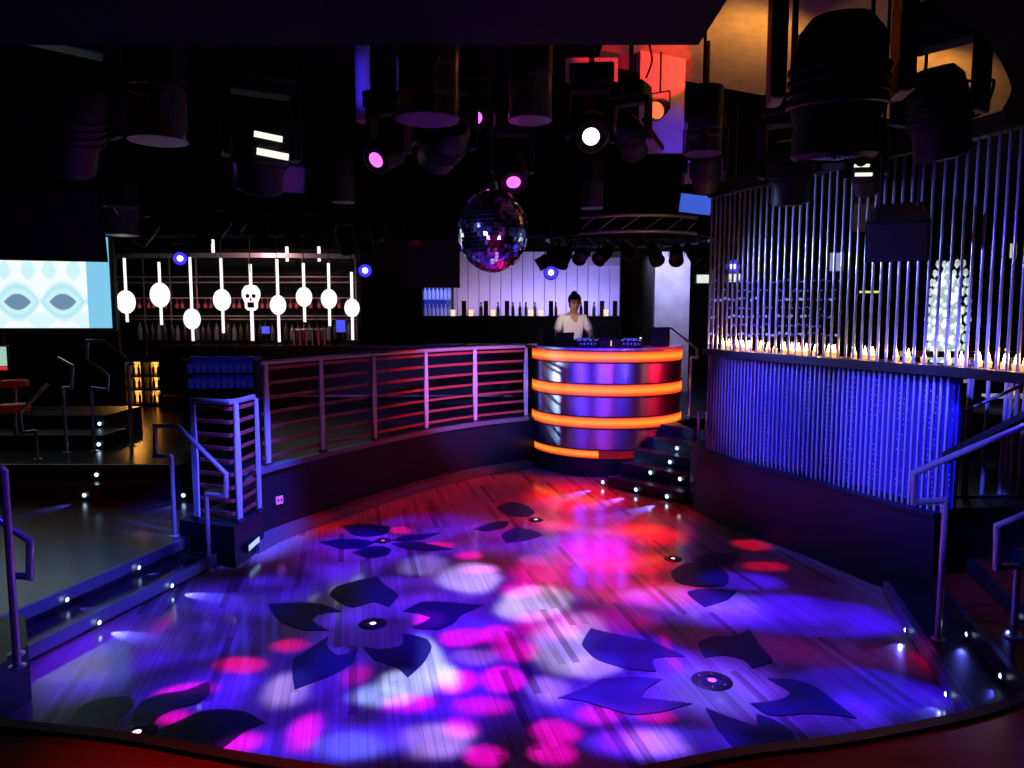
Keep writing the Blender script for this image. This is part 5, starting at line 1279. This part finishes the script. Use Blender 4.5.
# added beams aimed at the booth, with no fixtures of their own
light('SPOT', 'added_beam_booth', (-3.2, 10.5, 2.4), (.35, .62, 1), 950, (.75, 10.45, 1.1), .06, 20, .5)
light('SPOT', 'added_beam_booth', (.3, 6.4, 2.4), (.10, .03, 1), 500, (1.4, 10.2, 1.1), .5, 30, .7)
light('SPOT', 'added_beam_booth', (1.2, 6.4, 2.4), (.35, .05, 1), 150, (1.4, 10.2, 1.1), .1, 30, .7)
light('SPOT', 'added_beam_booth', (-1.4, 8.0, 2.6), (.09, .03, 1), 900, (1.2, 10.3, 1.1), .7, 34, .7)
light('SPOT', 'added_beam_booth', (2.6, 7.2, 2.5), (.06, .03, 1), 400, (1.6, 10.2, 1.1), .5, 34, .7)
light('SPOT', 'added_beam_booth_red', (4.1, 9.75, 2.6), (1, .01, .06), 600, (2.0, 10.5, 1.1), .2, 40, .7)
# red light on baffles and front lip, warm light on the plaster ceiling, blue on the recess column
b1 = D(663, 70, 8.4); light('SPOT', 'red_baffle_lamp', (b1.x-.05, 6.9, 4.62), (1, .01, .02), 330, (b1.x, 8.4, b1.z+.03), .03, 25, .25)
b2 = D(600, 70, 8.4); light('SPOT', 'red_baffle_lamp', (b2.x, 7.4, 4.4), (1, .01, .03), 90, b2, .03, 30, .5)
b3 = D(676, 138, 8.4); light('SPOT', 'blue_baffle_lamp', (b3.x+.1, 7.6, 3.8), (.1, .05, 1), 30, b3, .03, 36, .6)
b4 = D(362, 85, 8.5); light('SPOT', 'blue_column_lamp', (b4.x+.05, 7.5, 3.9), (.05, .03, 1), 110, b4, .03, 22, .9)
light('SPOT', 'front_red_fill', (1.5, 4.0, 3.3), (1, .03, .01), 45, (.9, 2.0, .7), .06, 70, .9)  # added red fill for the front lip, no fixture built
light('SPOT', 'front_red_fill', (-1.0, 4.0, 3.3), (1, .03, .01), 230, (-.6, 2.0, .7), .06, 50, .9)
light('SPOT', 'warm_ceiling_lamp', (2.3, 7.2, 4.35), (1, .40, .06), 64, (2.3, 7.7, 5.1), .05, 120, .9)
light('SPOT', 'warm_ceiling_lamp', (3.9, 7.1, 4.15), (1, .40, .06), 54, (4.1, 7.9, 4.6), .05, 120, .9)
light('SPOT', 'ball_glitter_fill', (-2.6, 3.9, 3.3), (.15, .2, 1), 1125, (-.16, 6.2, 2.97), .03, 9, .3)  # added beams that make the mirror tiles sparkle, without fixtures
light('SPOT', 'ball_glitter_fill', (1.9, 4.3, 3.4), (1, .05, .8), 675, (-.16, 6.2, 2.97), .03, 9, .3)
light('SPOT', 'ball_glitter_fill', (-2.9, 7.4, 3.3), (.2, .25, 1), 1125, (-.16, 6.2, 2.97), .03, 9, .3)
light('SPOT', 'ball_glitter_fill', (1.6, 8.4, 3.3), (.1, .1, 1), 600, (-.16, 6.2, 2.97), .03, 9, .3)
light('SPOT', 'ball_glitter_fill', (-1.2, 3.6, 2.6), (.15, .1, 1), 600, (-.16, 6.2, 2.97), .03, 9, .3)
light('SPOT', 'ball_glitter_fill', (.9, 3.4, 2.2), (.6, .1, 1), 500, (-.16, 6.2, 2.97), .03, 9, .3)
# rear room
light('AREA', 'rear_wall_lamp', (1.3, 17.2, 2.3), (.36, .31, 1), 44, (1.3, 18, 3.0), sx=2.4, sy=.2)
light('AREA', 'rear_wall_lamp', (-.6, 17.2, 2.3), (.6, .4, .8), 14, (-.6, 18, 3.0), sx=1.8, sy=.2)
light('AREA', 'marble_panel_lamp', (3.05, 13.6, 3.4), (.62, .6, 1), 30, (3.05, 14.55, 2.0), sx=.5, sy=.3)
light('SPOT', 'bar_red_fill', (-4.3, 11.6, 3.6), (1, .5, .5), 63, (-4.3, 13.2, 2.6), .06, 100, .9)  # added reddish fill to bring out the bar rack
light('SPOT', 'person_fill', (.5, 9.6, 3.1), (1, .78, .7), 160, (px, py-.1, 2.1), .05, 16, .6)  # added fill that brightens the white top, source unseen
light('SPOT', 'person_pink_lamp', (-1.6, 11.2, 3.0), (1, .2, .6), 60, (px-.1, py, 2.05), .05, 16, .6)
light('SPOT', 'left_floor_red_lamp', (-4.6, 6.6, 3.4), (1, .03, .05), 60, (-4.6, 7.3, .25), .05, 50, .9)

# ================================================================== CAMERA AND VIEW
cam = bpy.data.cameras.new('camera'); co = bpy.data.objects.new('camera', cam); C.objects.link(co)
cam.sensor_width = 36; cam.lens = F/1024*36; cam.clip_start = .05
co.location = (0, 0, H); co.rotation_euler = (PI/2-P, 0, 0)
S = bpy.context.scene; S.camera = co
w = bpy.data.worlds.new('world'); S.world = w; w.use_nodes = True
w.node_tree.nodes['Background'].inputs['Color'].default_value = (.1, .1, .4, 1); w.node_tree.nodes['Background'].inputs['Strength'].default_value = .002
S.view_settings.view_transform = 'Standard'; S.view_settings.look = 'None'; S.view_settings.gamma = 1; S.view_settings.exposure = 0; S.view_settings.use_curve_mapping = False
S.cycles.use_light_tree = True; S.cycles.max_bounces = 8; S.cycles.diffuse_bounces = 3; S.cycles.glossy_bounces = 4; S.cycles.transmission_bounces = 6
S.cycles.sample_clamp_indirect = 4; S.cycles.blur_glossy = .5; S.cycles.caustics_reflective = False; S.cycles.caustics_refractive = False
